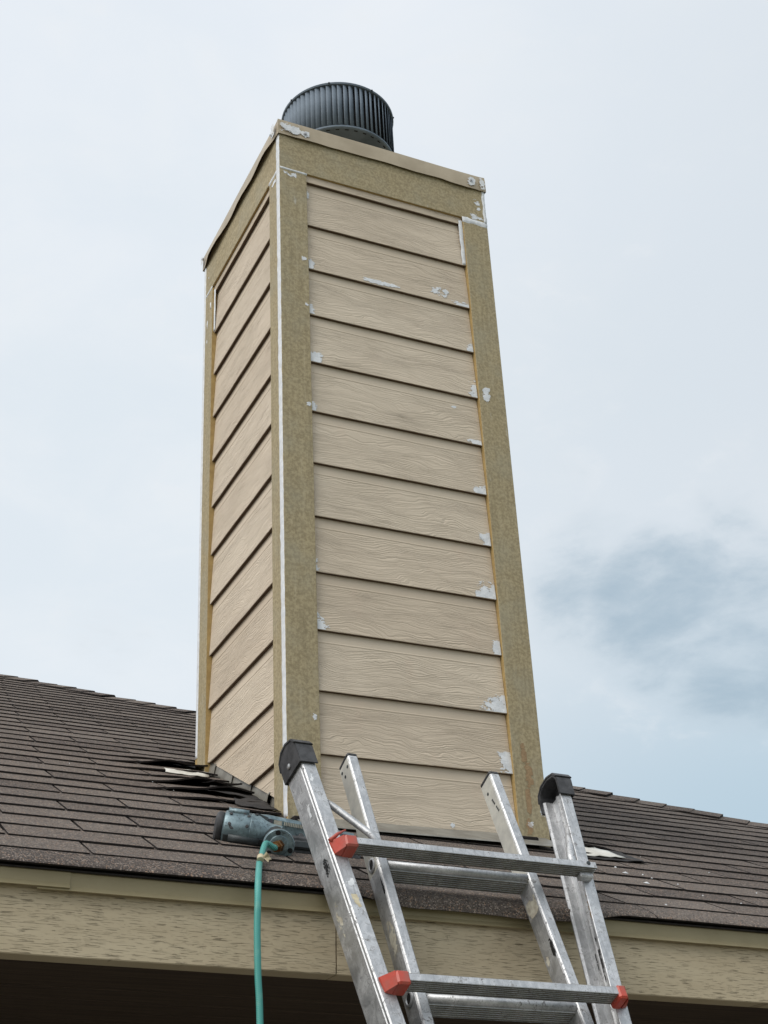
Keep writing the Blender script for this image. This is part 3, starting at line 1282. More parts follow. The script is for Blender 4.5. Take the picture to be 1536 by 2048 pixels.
# rail to corner trim joints
caulk_strip('front', [(0.001, 2.450), (0.05, 2.449), (0.108, 2.448)], 0.010, -0.0006, 3)
caulk_strip('front', [(W - T - 0.004, 2.442), (W - 0.05, 2.442), (W - 0.001, 2.440)], 0.026, -0.0006, 4, rough=0.5)
caulk_strip('front', [(W - 0.007, 2.45), (W - 0.006, 2.62)], 0.013, -0.0006, 5, rough=0.6)
caulk_strip('left', [(0.026, 2.450), (0.07, 2.449), (T, 2.449)], 0.011, -0.0006, 6)
caulk_strip('left', [(D - T, 2.449), (D - 0.05, 2.449), (D - 0.026, 2.451)], 0.014, -0.0006, 7, rough=0.5)
# inside joints of the top course beside the trim
caulk_strip('front', [(W - T - 0.009, 2.437), (W - T - 0.008, 2.33), (W - T - 0.007, 2.222)], 0.018, 0.008, 8, rough=0.35)
caulk_strip('left', [(T + 0.008, 2.43), (T + 0.008, 2.33), (T + 0.007, 2.226)], 0.016, 0.008, 9, rough=0.35)
caulk_strip('left', [(T - 0.018, 2.38), (T - 0.018, 2.35)], 0.007, -0.0006, 10, rough=0.6)


def smear(face, cx, cz, w, h, seed, base='board', dens=0.0, stretch=1.0, name='caulk_smear', mat=M_CAULK, cell=0.0016, anchor=None):
    """a ragged thin patch: cells of a fine grid kept where a noise mask says so"""
    nx, nz = max(3, int(w / cell)), max(3, int(h / cell))
    k = math.floor((ZT - cz) / 0.2) + 1
    zb = ZT - 0.2 * k

    def depth(z):
        if base == 'trim':
            return -0.0007
        t_ = min(max((z - zb) / 0.2, 0.0), 1.0)
        return 0.0096 + 0.0132 * t_ - 0.0014
    keep = set()
    for j in range(nz):
        for i2 in range(nx):
            u, v = (i2 + 0.5) / nx * 2 - 1, (j + 0.5) / nz * 2 - 1
            if anchor == 'right':
                r_ = math.hypot(max(0.0, (1 - u) / 2 - 0.15) * 1.15, max(0.0, (v + 1) / 2 - 0.2) * 1.15)
            elif anchor == 'left':
                r_ = math.hypot(max(0.0, (1 + u) / 2 - 0.15) * 1.15, max(0.0, (v + 1) / 2 - 0.2) * 1.15)
            else:
                r_ = math.hypot(u, v) * 0.85
            x_, z_ = i2 * cell, j * cell
            q = 0.70 + dens - r_ + 0.62 * ns(x_ * 42 / stretch + seed, z_ * 60, seed * 1.3) + 0.36 * ns(x_ * 150 / stretch, z_ * 300, seed)
            if q > 0:
                keep.add((i2, j))
    if not keep:
        return
    vid = {}
    vs, fs = [], []

    def vert(i2, j):
        if (i2, j) not in vid:
            x = cx - w / 2 + i2 * cell
            z = cz - h / 2 + j * cell
            z = max(z, zb + 0.0012) if base == 'board' else z
            vid[(i2, j)] = len(vs)
            vs.append((x, depth(z) - 0.0005 * abs(ns(x * 120, z * 120)), z))
        return vid[(i2, j)]
    for i2, j in keep:
        fs.append((vert(i2, j), vert(i2 + 1, j), vert(i2 + 1, j + 1), vert(i2, j + 1)))
    o = pyobj(name, vs, fs, mat, None)
    put(o, face)
    return o


SM = [(0.118, 2.375, 0.016, 0.050, 'left', 0), (0.124, 2.045, 0.026, 0.048, 'left', .15), (0.120, 1.846, 0.022, 0.046, 'left', .1),
      (0.134, 1.646, 0.052, 0.052, 'left', .05), (0.120, 1.438, 0.020, 0.040, 'left', .2), (0.116, 0.845, 0.016, 0.050, 'left', .1),
      (0.130, 0.650, 0.044, 0.064, 'left', .0), (0.395, 2.036, 0.155, 0.026, None, .0), (0.622, 2.066, 0.052, 0.070, None, -.18),
      (0.662, 2.072, 0.042, 0.064, None, -.2), (0.712, 2.034, 0.088, 0.030, 'right', .05), (0.738, 1.840, 0.036, 0.044, 'right', .0),
      (0.738, 1.658, 0.036, 0.080, 'right', -.02), (0.722, 1.434, 0.066, 0.032, 'right', .05), (0.730, 1.238, 0.052, 0.040, 'right', .05),
      (0.733, 1.052, 0.046, 0.064, 'right', -.02), (0.718, 0.852, 0.078, 0.068, 'right', .02), (0.739, 0.653, 0.036, 0.070, 'right', .0),
      (0.708, 0.450, 0.100, 0.064, 'right', .1), (0.734, 0.262, 0.052, 0.088, 'right', .02), (0.661, 1.566, 0.026, 0.012, None, -.1),
      (0.534, 0.040, 0.016, 0.018, None, -.1)]
for q, (cx, cz, w_, h_, an, dn_) in enumerate(SM):
    smear('front', cx, cz, w_, h_, q * 3.7 + 1, 'board', dn_, 2.2 if w_ > h_ * 2 else 1.0, anchor=an)
# on the trim
for q, (cx, cz, w_, h_, dn_) in enumerate(((0.788, 1.640, 0.034, 0.080, .0), (0.05, 2.43, 0.09, 0.030, -.25), 
                                           (0.815, 2.47, 0.08, 0.03, -.2), (0.83, 2.54, 0.05, 0.08, -.4), (0.09, 2.05, 0.02, 0.02, -.2),
                                           (0.095, 1.85, 0.018, 0.02, -.2), (0.096, 1.44, 0.020, 0.03, -.2), 
                                           
                                           (0.80, 0.06, 0.03, 0.02, -.2), (0.845, 0.11, 0.03, 0.05, -.35), (0.09, 0.33, 0.03, 0.04, -.35))):
    smear('front', cx, cz, w_, h_, q * 5.1 + 40, 'trim', dn_)
for q, (cx, cz, w_, h_, dn_) in enumerate(((0.05, 2.30, 0.014, 0.05, .1), (0.05, 2.21, 0.012, 0.03, -.05), (D - 0.05, 2.42, 0.06, 0.03, -.2),
                                           (0.06, 2.53, 0.02, 0.03, -.2))):
    smear('left', cx, cz, w_, h_, q * 4.3 + 80, 'trim', dn_)
# brown glue stains low on the right hand trim
for q, (cx, cz, w_, h_) in enumerate(((0.800, 0.29, 0.022, 0.07), (0.812, 0.215, 0.03, 0.09), (0.803, 0.125, 0.022, 0.10), (0.795, 0.055, 0.026, 0.06))):
    smear('front', cx, cz, w_, h_, q * 2.9 + 120, 'trim', 0.12, name='glue_stain', mat=M_STAIN)

# flashing ----------------------------------------------------------------------
# front apron: rises behind the lowest board and lies out over the shingles
n = 24
vs, fs = [], []
for q in range(n + 1):
    x = 0.012 + (W - 0.03) * q / n
    wv = 0.002 * ns(x * 7, 5)
    for (y, z) in ((0.0262, 0.06), (0.0245, 0.031), (0.0100, 0.0270 + wv), (-0.105 + 3 * wv, roofl(-0.105) + 0.0205 + wv), (-0.108 + 3 * wv, roofl(-0.108) + 0.0175 + wv),
                   (0.0100, 0.0252), (0.0262, 0.029), (0.0280, 0.06)):
        vs.append((x, y, z))
for q in range(n):
    for r_ in range(8):
        a0, b0 = q * 8 + r_, q * 8 + (r_ + 1) % 8
        fs.append((a0, a0 + 8, b0 + 8, b0))
fs += [tuple(range(8)), tuple(n * 8 + q for q in range(8))[::-1]]
o = pyobj('apron_flashing', vs, fs, M_FLASH)
o.parent = chim
# step flashing up the left and right sides
for face, cnt in (('left', 5), ('right', 5)):
    for q in range(cnt):
        ya = 0.010 + q * 0.172
        yb = ya + 0.186
        yb = min(yb, D - 0.02)
        sgn = -1
        vs, fs = [], []
        bend = 0.012 if q == 1 and face == 'left' else 0.0
        m = 6
        for j in range(m + 1):
            y = ya + (yb - ya) * j / m
            z = roofl(y)
            out = 0.0035 * q * 0.2 + (0.004 if j == 0 else 0.0) + bend * max(0, 1 - j / 2.0)
            loc = D - y if face == 'left' else y
            vs += [(loc, 0.0325, z + 0.075), (loc, 0.0265 - 0.0006 * q - out, z + 0.046), (loc, 0.0180 - 0.0006 * q - out, z + 0.006),
                   (loc, -0.055, z + 0.011 + 0.0008 * q), (loc, -0.055, z + 0.0098 + 0.0008 * q), (loc, 0.0192 - 0.0006 * q - out, z + 0.004),
                   (loc, 0.0277 - 0.0006 * q - out, z + 0.046), (loc, 0.0335, z + 0.075)]
        for j in range(m):
            for r_ in range(8):
                a0, b0 = j * 8 + r_, j * 8 + (r_ + 1) % 8
                fs.append((a0, b0, b0 + 8, a0 + 8))
        fs += [tuple(range(8)), tuple(m * 8 + r_ for r_ in range(8))[::-1]]
        o = pyobj('step_flashing', vs, fs, M_FLASH)
        put(o, face)
# little black tar dab at the front corner
o = box('tar_patch', (0.000, -0.045, -0.030), (0.055, -0.004, 0.010), M_ASPHALT, chim, bev=0.004)
o = box('tar_patch', (W - 0.15, -0.05, -0.030), (W - 0.07, -0.004, 0.008), M_ASPHALT, chim, bev=0.004)

# sheet metal cap -----------------------------------------------------------------
bm = bmesh.new()
CO = 0.006               # flange stands off the trim
per = []
corners = [(-CO, -CO), (W + CO, -CO), (W + CO, D + CO), (-CO, D + CO)]
norms = [(0, -1), (1, 0), (0, 1), (-1, 0)]
NS = 40
top_ring, mid_ring, bot_ring, in_ring = [], [], [], []
for e_ in range(4):
    (ax, ay), (bx, by) = corners[e_], corners[(e_ + 1) % 4]
    nx, ny = norms[e_]
    for q in range(NS):
        t_ = q / NS
        x, y = ax + (bx - ax) * t_, ay + (by - ay) * t_
        edge = smooth01(min(t_, 1 - t_) * 7)
        amp = 0.015 if e_ == 3 else 0.008
        bulge = edge * (0.0015 + amp * (0.55 + 0.8 * ns(t_ * 4.3 + e_ * 7.7, 1.5)) * 0.8)
        bulge = max(0.0008, bulge)
        dz = 0.009 * ns(t_ * 5.1 + e_ * 3.3, 6.1) * edge + 0.002 * ns(t_ * 19, e_)
        zz = 0.0025 * ns(t_ * 3 + e_, 2.2)
        top_ring.append(bm.verts.new((x - nx * 0.002, y - ny * 0.002, CAPZ + 0.006 + zz)))
        mid_ring.append(bm.verts.new((x + nx * bulge * 0.25, y + ny * bulge * 0.25, CAPZ - 0.012)))
        bot_ring.append(bm.verts.new((x + nx * bulge, y + ny * bulge, CAPZ - 0.066 + dz)))
        in_ring.append(bm.verts.new((x + nx * (bulge - 0.0013), y + ny * (bulge - 0.0013), CAPZ - 0.066 + dz)))
tot_n = len(top_ring)
inn = [bm.verts.new((v.co.x * 0.9 + W * 0.05, v.co.y * 0.9 + D * 0.05, CAPZ + 0.012)) for v in top_ring]
cen = bm.verts.new((W / 2, D / 2, CAPZ + 0.03))
und = [bm.verts.new((v.co.x, v.co.y, CAPZ + 0.0035)) for v in top_ring]
for q in range(tot_n):
    r_ = (q + 1) % tot_n
    bm.faces.new((bot_ring[q], bot_ring[r_], mid_ring[r_], mid_ring[q]))
    bm.faces.new((mid_ring[q], mid_ring[r_], top_ring[r_], top_ring[q]))
    bm.faces.new((top_ring[q], top_ring[r_], inn[r_], inn[q]))
    bm.faces.new((inn[q], inn[r_], cen))
    bm.faces.new((in_ring[r_], in_ring[q], und[q], und[r_]))
    bm.faces.new((bot_ring[r_], bot_ring[q], in_ring[q], in_ring[r_]))
cap = bmobj('metal_cap', bm, M_CAPMETAL, chim, smooth=True)
md = cap.modifiers.new('split', 'EDGE_SPLIT')
md.split_angle = R(40)


def screw(face, x, z, y=-0.012):
    prof = [(0.0, 0.0075), (0.003, 0.0075), (0.004, 0.0045), (0.008, 0.004)]
    o = lathe('screw', (x, y, z), (0, -1, 0), prof, M_STEEL, None, 10)
    o.matrix_basis = FACES[face][1] @ o.matrix_basis
    o.parent = cap


screw('front', 0.100, 2.632)
screw('front', 0.803, 2.640)
screw('left', D - 0.045, 2.637)
screw('left', 0.018, 2.652)
# caulk dabs on and around the flange corners
for fc, cx, cz, w_, h_, dn_ in (('front', 0.045, 2.642, 0.10, 0.050, -.05), ('front', 0.100, 2.632, 0.034, 0.036, .05), ('front', 0.803, 2.638, 0.040, 0.046, .0),
                                ('front', 0.853, 2.640, 0.024, 0.06, .1), ('left', 0.012, 2.645, 0.03, 0.06, .05), ('left', D - 0.025, 2.640, 0.05, 0.06, .0)):
    o = smear(fc, cx, cz, w_, h_, cx * 31 + cz, 'trim', dn_, name='caulk_dab')
    if o:
        o.matrix_basis = o.matrix_basis @ Matrix.Translation((0, -0.0165 if fc == 'left' else -0.0125, 0))

# vent: louvred drum on a pipe ----------------------------------------------------
VC = (0.39, 0.325)
VR, VZ0, VZ1 = 0.230, 2.857, 3.097
pipe = lathe('vent_pipe', (VC[0], VC[1], CAPZ), (0, 0, 1), [(0.0, 0.17), (0.05, 0.135), (0.055, 0.116), (0.20, 0.116)], M_VENTIN, chim)
vent = lathe('vent_cap', (VC[0], VC[1], VZ0), (0, 0, 1),
             [(0.004, 0.122), (0.0, 0.128), (0.0, 0.222), (0.004, VR - 0.003), (0.012, VR - 0.003), (0.013, 0.196),
              (VZ1 - VZ0 - 0.012, 0.196), (VZ1 - VZ0 - 0.011, VR + 0.002), (VZ1 - VZ0 - 0.004, VR + 0.004), (VZ1 - VZ0, VR + 0.001),
              (VZ1 - VZ0 + 0.012, 0.12), (VZ1 - VZ0 + 0.016, 0.02)], [M_VENT, M_VENTIN], chim, 72)
for p in vent.data.polygons:
    c = p.center
    if (Vector((c.x - VC[0], c.y - VC[1])).length < 0.198 and VZ0 + 0.012 < c.z < VZ1 - 0.01):
        p.material_index = 1
NL = 62
# one curved louvre blade, leaning so that each overlaps the next
bm = bmesh.new()
hgt = VZ1 - VZ0 - 0.026
pr = [(-0.0125, 0.0022), (-0.006, 0.0010), (0.0, -0.0022), (0.006, -0.0075), (0.0110, -0.0145)]
prb = [(a, b - 0.0012) for a, b in pr][::-1]
loop = pr + prb
lo_ = [bm.verts.new((0.0 + b, a, 0)) for a, b in loop]
hi_ = [bm.verts.new((0.0 + b, a, hgt)) for a, b in loop]
for q in range(len(loop)):
    r_ = (q + 1) % len(loop)
    bm.faces.new((lo_[q], lo_[r_], hi_[r_], hi_[q])).smooth = True
bm.faces.new(lo_[::-1])
bm.faces.new(hi_)
bmesh.ops.recalc_face_normals(bm, faces=bm.faces)
lv = bmobj('louver', bm, M_VENT)
for q in range(NL):
    a = 2 * math.pi * q / NL
    o = lv if q == 0 else lv.copy()
    if q:
        COL.objects.link(o)
    o.parent = vent
    o.matrix_basis = (Matrix.Translation((VC[0], VC[1], VZ0 + 0.013)) @ Matrix.Rotation(a + random.Random(q).uniform(-0.008, 0.008), 4, 'Z')
                      @ Matrix.Translation((VR - 0.004, 0, 0)) @ Matrix.Rotation(R(random.Random(q + 99).uniform(-2, 2)), 4, 'Z'))
# crimp slots round the bottom ring and rivets on the rim
sl = box('slot', (-0.0028, -0.0075, -0.0008), (0.0028, 0.0075, 0.002), M_BLACK, bev=0.0006)
for q in range(36):
    a = 2 * math.pi * (q + 0.5) / 36
    o = sl if q == 0 else sl.copy()
    if q:
        COL.objects.link(o)
    o.parent = vent
    o.matrix_basis = Matrix.Translation((VC[0], VC[1], VZ0)) @ Matrix.Rotation(a, 4, 'Z') @ Matrix.Translation((0.2135, 0, 0))
rv = lathe('rivet', (0, 0, 0), (1, 0, 0), [(0, 0.004), (0.003, 0.0038), (0.0045, 0.002)], M_GUNDK, None, 8)
for q in range(8):
    a = 2 * math.pi * (q + 0.3) / 8
    o = rv if q == 0 else rv.copy()
    if q:
        COL.objects.link(o)
    o.parent = vent
    o.matrix_basis = Matrix.Translation((VC[0], VC[1], VZ1 - 0.006)) @ Matrix.Rotation(a, 4, 'Z') @ Matrix.Translation((VR + 0.003, 0, 0))


# ------------------------------------------------------------------ ladder
# ladder frame: X along the rungs, U up the rails, V out towards the climber
U_ = Vector((0, 0.41686, 0.90897))
V_ = Vector((0, -0.90897, 0.41686))
P0 = Vector((0, EAVE_Y - 0.03, 2.455 + 0.0))
P0 = Vector((0, -0.785, 2.455))
LB = (0 - 2.455) / 0.90897          # u at the ground
LM = Matrix((Vector((1, 0, 0)), U_, V_)).transposed()
ladder = empty('ladder', P0 + U_ * LB, LM)
tag(ladder, 'paint-spattered aluminium extension ladder with red rung caps leaning on the eave', 'ladder')


def lp(x, u, v):                   # ladder coordinates -> object coordinates of the ladder empty
    return (x, u - LB, v)


def sweep(name, path, prof, mat, parent=ladder, smooth=False):
    """prof: closed polygon of (x, v) offsets; path: list of (x, u)"""
    bm = bmesh.new()
    rings = [[bm.verts.new(lp(px + ox, pu, ov)) for ox, ov in prof] for px, pu in path]
    m = len(prof)
    for a, b in zip(rings, rings[1:]):
        for q in range(m):
            bm.faces.new((a[q], a[(q + 1) % m], b[(q + 1) % m], b[q]))
    bm.faces.new(rings[0])
    bm.faces.new(rings[-1][::-1])
    bmesh.ops.recalc_face_normals(bm, faces=bm.faces)
    bmesh.ops.triangulate(bm, faces=[f for f in bm.faces if len(f.verts) > 4])
    return bmobj(name, bm, mat, parent)


def channel(w, d, t, sgn):
    """C section, web on the outer side; sgn=-1 for the left rail (origin at outer front)"""
    # coordinates: x from 0 (outer) to w (inner), v from 0 (back) to d (front)
    p = [(0, 0.002), (0.002, 0), (w, 0), (w, t), (w - 0.006, t + 0.003), (t + 0.002, t + 0.003),
         (t, d * 0.30), (t + 0.004, d * 0.32), (t + 0.004, d * 0.38), (t, d * 0.40), (t, d * 0.62), (t + 0.005, d * 0.64), (t + 0.005, d * 0.70), (t, d * 0.72),
         (t, d * 0.86), (t + 0.004, d - t - 0.002), (w, d - t), (w, d - 0.001), (w - 0.0015, d), (0.003, d), (0.0, d - 0.003),
         (0.0, d * 0.90), (0.0022, d * 0.885), (0.0022, d * 0.84), (0.0, d * 0.825)]
    return [(x * -sgn, v) for x, v in p]


OD = 0.088
ol_path = [(-0.118, LB + 0.02), (-0.132, -0.72), (-0.163, -0.393), (-0.2445, 0.292), (-0.2500, 0.336)]
or_path = [(0.366, LB + 0.02), (0.380, -0.72), (0.412, -0.349), (0.4815, 0.298), (0.4860, 0.336)]
outer_l = sweep('outer_rail', ol_path, channel(0.034, OD, 0.003, -1), M_ALU)
outer_r = sweep('outer_rail', or_path, channel(0.032, OD, 0.003, 1), M_ALU)


def tubeprof(w, d, r=0.003):
    return [(r, 0), (w - r, 0), (w, r), (w, d - r), (w - r, d), (r, d), (0, d - r), (0, d * 0.93), (0.0012, d * 0.92), (0.0012, d * 0.89), (0, d * 0.88), (0, r)]


inner_l = sweep('inner_rail', [(-0.008, LB + 0.02), (-0.0755, -0.305), (-0.0901, 0.030), (-0.1045, 0.360)], tubeprof(0.0255, 0.060), [M_ALU, M_FILM])
inner_r = sweep('inner_rail', [(0.380, LB + 0.02), (0.3085, -0.318), (0.2949, 0.030), (0.2820, 0.360)], tubeprof(0.0265, 0.060), [M_ALU, M_FILM])
for r_ in (inner_l, inner_r):           # cream film stops where the sides reflect dark: that reflection is set by material
    for p in r_.data.polygons:
        if p.normal.x < -0.9 and p.center.y > 0.05 - LB:
            p.material_index = 1


def ladx(path, u):
    for (xa, ua), (xb, ub) in zip(path, path[1:]):
        if ua <= u <= ub:
            return xa + (xb - xa) * (u - ua) / (ub - ua)
    return path[-1][0]


il_path = [(-0.008, LB + 0.02), (-0.0755, -0.305), (-0.1045, 0.360)]
ir_path = [(0.380, LB + 0.02), (0.3085, -0.318), (0.2820, 0.360)]


def lbox(name, x0, x1, u0, u1, v0, v1, mat, parent=ladder, bev=0.002):
    return box(name, (x0, u0 - LB, v0), (x1, u1 - LB, v1), mat, parent, bev)


# end plugs of the inner rails
for rail, x0 in ((inner_l, -0.1045), (inner_r, 0.2820)):
    lbox('end_plug', x0 - 0.0005, x0 + 0.0268, 0.3605, 0.3725, 0.0005, 0.0595, M_RUBBER, rail, 0.004)
    for uu, vv in ((0.345, 0.012), (0.338, 0.044), (0.325, 0.022)):
        if rail is inner_r and uu != 0.325:
            continue
        xx = ladx(il_path if rail is inner_l else ir_path, uu)
        lathe('rivet', lp(xx + 0.0002, uu, vv), (-1, 0, 0), [(0, 0.0042), (0.001, 0.0042), (0.0012, 0.002)], M_GUNDK, rail, 10)


# feet of the flared section, here pointing up
def foot(rail, x_out, sgn):
    pr_ = [(OD + 0.007, 0.286), (OD + 0.008, 0.340), (OD - 0.004, 0.360), (0.055, 0.374), (0.022, 0.374), (0.000, 0.358), (-0.006, 0.334), (-0.006, 0.300)]
    inn_ = [(OD + 0.0022, 0.288), (OD + 0.0022, 0.336), (OD - 0.007, 0.352), (0.053, 0.364), (0.024, 0.364), (0.006, 0.352), (-0.001, 0.330), (-0.001, 0.300)]
    bm = bmesh.new()
    wx = 0.046
    xs = (x_out - sgn * -0.006, x_out - sgn * (wx - 0.006))   # outer plate side, inner open side

    def sk(u):
        return (u - 0.31) * (-0.119 if sgn < 0 else 0.107)
    A = [bm.verts.new(lp(xs[0] + sk(u), u, v)) for v, u in pr_]
    B = [bm.verts.new(lp(xs[1] + sk(u), u, v)) for v, u in pr_]
    C = [bm.verts.new(lp(xs[1] + sk(u), u, v)) for v, u in inn_]
    Dd = [bm.verts.new(lp(xs[0] + sgn * -0.004 + sk(u), u, v)) for v, u in inn_]
    m = len(pr_)
    for q in range(m - 1):
        bm.faces.new((A[q], A[q + 1], B[q + 1], B[q]))
        bm.faces.new((B[q], B[q + 1], C[q + 1], C[q]))
        bm.faces.new((C[q], C[q + 1], Dd[q + 1], Dd[q]))
    bm.faces.new(A[::-1])
    bm.faces.new(Dd)
    bm.faces.new((A[0], B[0], C[0], Dd[0]))
    bm.faces.new((A[-1], Dd[-1], C[-1], B[-1]))
    bm.faces.new((A[0], Dd[0], Dd[-1], A[-1]))
    bmesh.ops.recalc_face_normals(bm, faces=bm.faces)
    es = [e for e in bm.edges if len(e.link_faces) == 2 and e.calc_face_angle(0) > 0.5]
    bmesh.ops.bevel(bm, geom=es, offset=0.0018, segments=2, affect='EDGES')
    bmesh.ops.triangulate(bm, faces=[f for f in bm.faces if len(f.verts) > 4])
    f_ = bmobj('rubber_foot', bm, M_RUBBER, rail)
    # moulded tread ridge running round the crown
    bm = bmesh.new()
    rr = [(v + (0.0022 if v > 0.06 else (-0.0022 if v < 0.01 else 0)), u + 0.0) for v, u in pr_[1:7]]
    rin = [((v - 0.045) * 0.90 + 0.045, (u - 0.335) * 0.80 + 0.335 + 0.004) for v, u in rr]
    rr = [(v, u + 0.004) for v, u in rr]
    x0_, x1_ = xs[0] + sgn * 0.002, xs[1] - sgn * 0.002
    ra = [bm.verts.new(lp(x0_ + sk(u), u, v)) for v, u in rr]
    rb = [bm.verts.new(lp(x1_ + sk(u), u, v)) for v, u in rr]
    rc = [bm.verts.new(lp(x1_ + sk(u), u, v)) for v, u in rin]
    rd = [bm.verts.new(lp(x0_ + sk(u), u, v)) for v, u in rin]
    for q in range(len(rr) - 1):
        bm.faces.new((ra[q], ra[q + 1], rb[q + 1], rb[q]))
        bm.faces.new((rb[q], rb[q + 1], rc[q + 1], rc[q]))
        bm.faces.new((rd[q + 1], rd[q], ra[q], ra[q + 1]))
        bm.faces.new((rc[q], rc[q + 1], rd[q + 1], rd[q]))
    bm.faces.new((ra[0], rb[0], rc[0], rd[0]))
    bm.faces.new((ra[-1], rd[-1], rc[-1], rb[-1]))
    bmesh.ops.recalc_face_normals(bm, faces=bm.faces)
    bmesh.ops.bevel(bm, geom=[e for e in bm.edges if len(e.link_faces) == 2 and e.calc_face_angle(0) > 0.4], offset=0.0015, segments=2, affect='EDGES')
    bmobj('foot_tread', bm, M_RUBBER, rail)
    lathe('foot_rivet', lp(xs[0] + sk(0.32), 0.318, 0.040), (sgn, 0, 0), [(0, 0.0075), (0.002, 0.0072), (0.004, 0.004)], M_STEEL, rail, 14)


foot(outer_l, -0.2475, -1)
foot(outer_r, 0.4838, 1)


# rungs: flat front, ribbed underside
def ribbed(x0, x1, u0, u1, v0, v1, name='rung', ribs=6):
    bm = bmesh.new()
    prof = [(v0, u1), (v1 - 0.003, u1), (v1, u1 - 0.003), (v1, u0 + 0.0015)]
    step = (v1 - v0) / ribs
    for q in range(ribs):
        a = v1 - q * step
        prof += [(a - 0.0008, u0), (a - step * 0.55, u0), (a - step * 0.62, u0 + 0.0040), (a - step * 0.92, u0 + 0.0040)]
    prof += [(v0, u0)]
    ra = [bm.verts.new(lp(x0, u, v)) for v, u in prof]
    rb = [bm.verts.new(lp(x1, u, v)) for v, u in prof]
    m = len(prof)
    for q in range(m):
        bm.faces.new((ra[q], ra[(q + 1) % m], rb[(q + 1) % m], rb[q]))
    bm.faces.new(ra)
    bm.faces.new(rb[::-1])
    bmesh.ops.recalc_face_normals(bm, faces=bm.faces)
    bmesh.ops.triangulate(bm, faces=[f for f in bm.faces if len(f.verts) > 4])
    o = bmobj(name, bm, [M_RUNG, M_ALU], ladder)
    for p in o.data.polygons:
        if p.normal.z > 0.8 or p.normal.y > 0.8:  # front and top stay bright, undersides keep the shade-dark metal
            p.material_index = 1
    return o


def redcap(x0, x1, u0, u1, sgn, prong=False):
    bm = bmesh.new()
    # sleeve over the rung end
    bm_box(bm, (x0, u0 - LB, 0.084), (x1, u1 - LB, 0.1295), 0.004)
    # cheek running on to the face of the rail
    xa = x0 if sgn < 0 else x1
    vs_ = []
    for (xx, uu, vv) in ((xa, u1 - 0.001, 0.0895), (xa + sgn * 0.022, u1 + 0.006, 0.0895), (xa + sgn * 0.014, u0 + 0.004, 0.0895), (xa, u0, 0.0895),
                         (xa, u1 - 0.001, 0.127), (xa + sgn * 0.021, u1 + 0.005, 0.094), (xa + sgn * 0.013, u0 + 0.004, 0.094), (xa, u0, 0.124)):
        vs_.append(bm.verts.new(lp(xx, uu, vv)))
    for f in ((0, 1, 2, 3), (4, 5, 6, 7), (0, 1, 5, 4), (1, 2, 6, 5), (2, 3, 7, 6), (3, 0, 4, 7)):
        bm.faces.new([vs_[q] for q in f])
    if prong:
        bm_tube(bm, [lp(x0 - 0.022, u1 + 0.004, 0.096), lp(x0 - 0.004, u1 + 0.019, 0.104), lp(x0 + 0.016, u1 + 0.030, 0.108)], [0.006, 0.004, 0.002], 6)
    bmesh.ops.recalc_face_normals(bm, faces=bm.faces)
    o = bmobj('rung_cap', bm, M_RED, ladder)
    return o


sp = 0.345
q = 0
u = 0.026
while u > LB + 0.1:
    if u > -0.1:
        x0, x1 = -0.186, 0.442
    elif u > -0.4:
        x0, x1 = -0.138, 0.378
    else:
        x0, x1 = -0.118, 0.362
    ribbed(x0, x1, u, u + 0.0195, 0.0885, 0.1265)
    inn_l, inn_r = ladx(il_path, u) + 0.0258, ladx(ir_path, u) - 0.0004
    ribbed(inn_l, inn_r, u + 0.004, u + 0.028, 0.004, 0.0455, ribs=6)
    tube('rung_nosing', [lp(inn_l, u + 0.0165, 0.0475), lp(inn_r, u + 0.0165, 0.0475)], 0.0105, M_ALU, ladder, 14)
    # flared tube ends on the left inner rail
    xx = ladx(il_path, u + 0.026)
    lathe('tube_end', lp(xx, u + 0.026, 0.030), (-1, 0, 0), [(0.0, 0.0175), (0.002, 0.0175), (0.0035, 0.015), (0.0035, 0.0125), (0.0005, 0.0115)], M_ALU, inner_l, 20)
    lathe('tube_hole', lp(xx, u + 0.026, 0.030), (-1, 0, 0), [(0.0002, 0.0113), (0.0009, 0.0113)], M_BLACK, inner_l, 20)
    if u > -0.1:
        redcap(x0 - 0.010, x0 + 0.020, u - 0.009, u + 0.0220, -1, True)
        lathe('rung_bolt', lp(x1 - 0.020, u + 0.012, 0.1265), (0, 0, 1), [(0, 0.0052), (0.002, 0.005), (0.003, 0.003)], M_GUNDK, ladder, 10)
        lbox('rung_bracket', x1 - 0.040, x1 - 0.004, u - 0.014, u - 0.001, 0.0885, 0.110, M_ALU, ladder, 0.003)
    else:
        redcap(x0 - 0.010, x0 + 0.020, u - 0.010, u + 0.0220, -1)
        redcap(x1 - 0.006, x1 + 0.016, u - 0.010, u + 0.0220, 1)
    u -= sp
    q += 1

# flare braces from the top rung to the outer rails
tube('brace', [lp(-0.190, 0.200, 0.060), lp(-0.176, 0.186, 0.064), lp(-0.110, 0.095, 0.086), lp(-0.092, 0.052, 0.094)], [0.0085, 0.0085, 0.0085, 0.0075], M_ALU, ladder, 10)
tube('brace', [lp(0.462, 0.215, 0.060), lp(0.452, 0.196, 0.064), lp(0.412, 0.095, 0.086), lp(0.402, 0.052, 0.094)], [0.0085, 0.0085, 0.0095, 0.0100], M_ALU, ladder, 10)


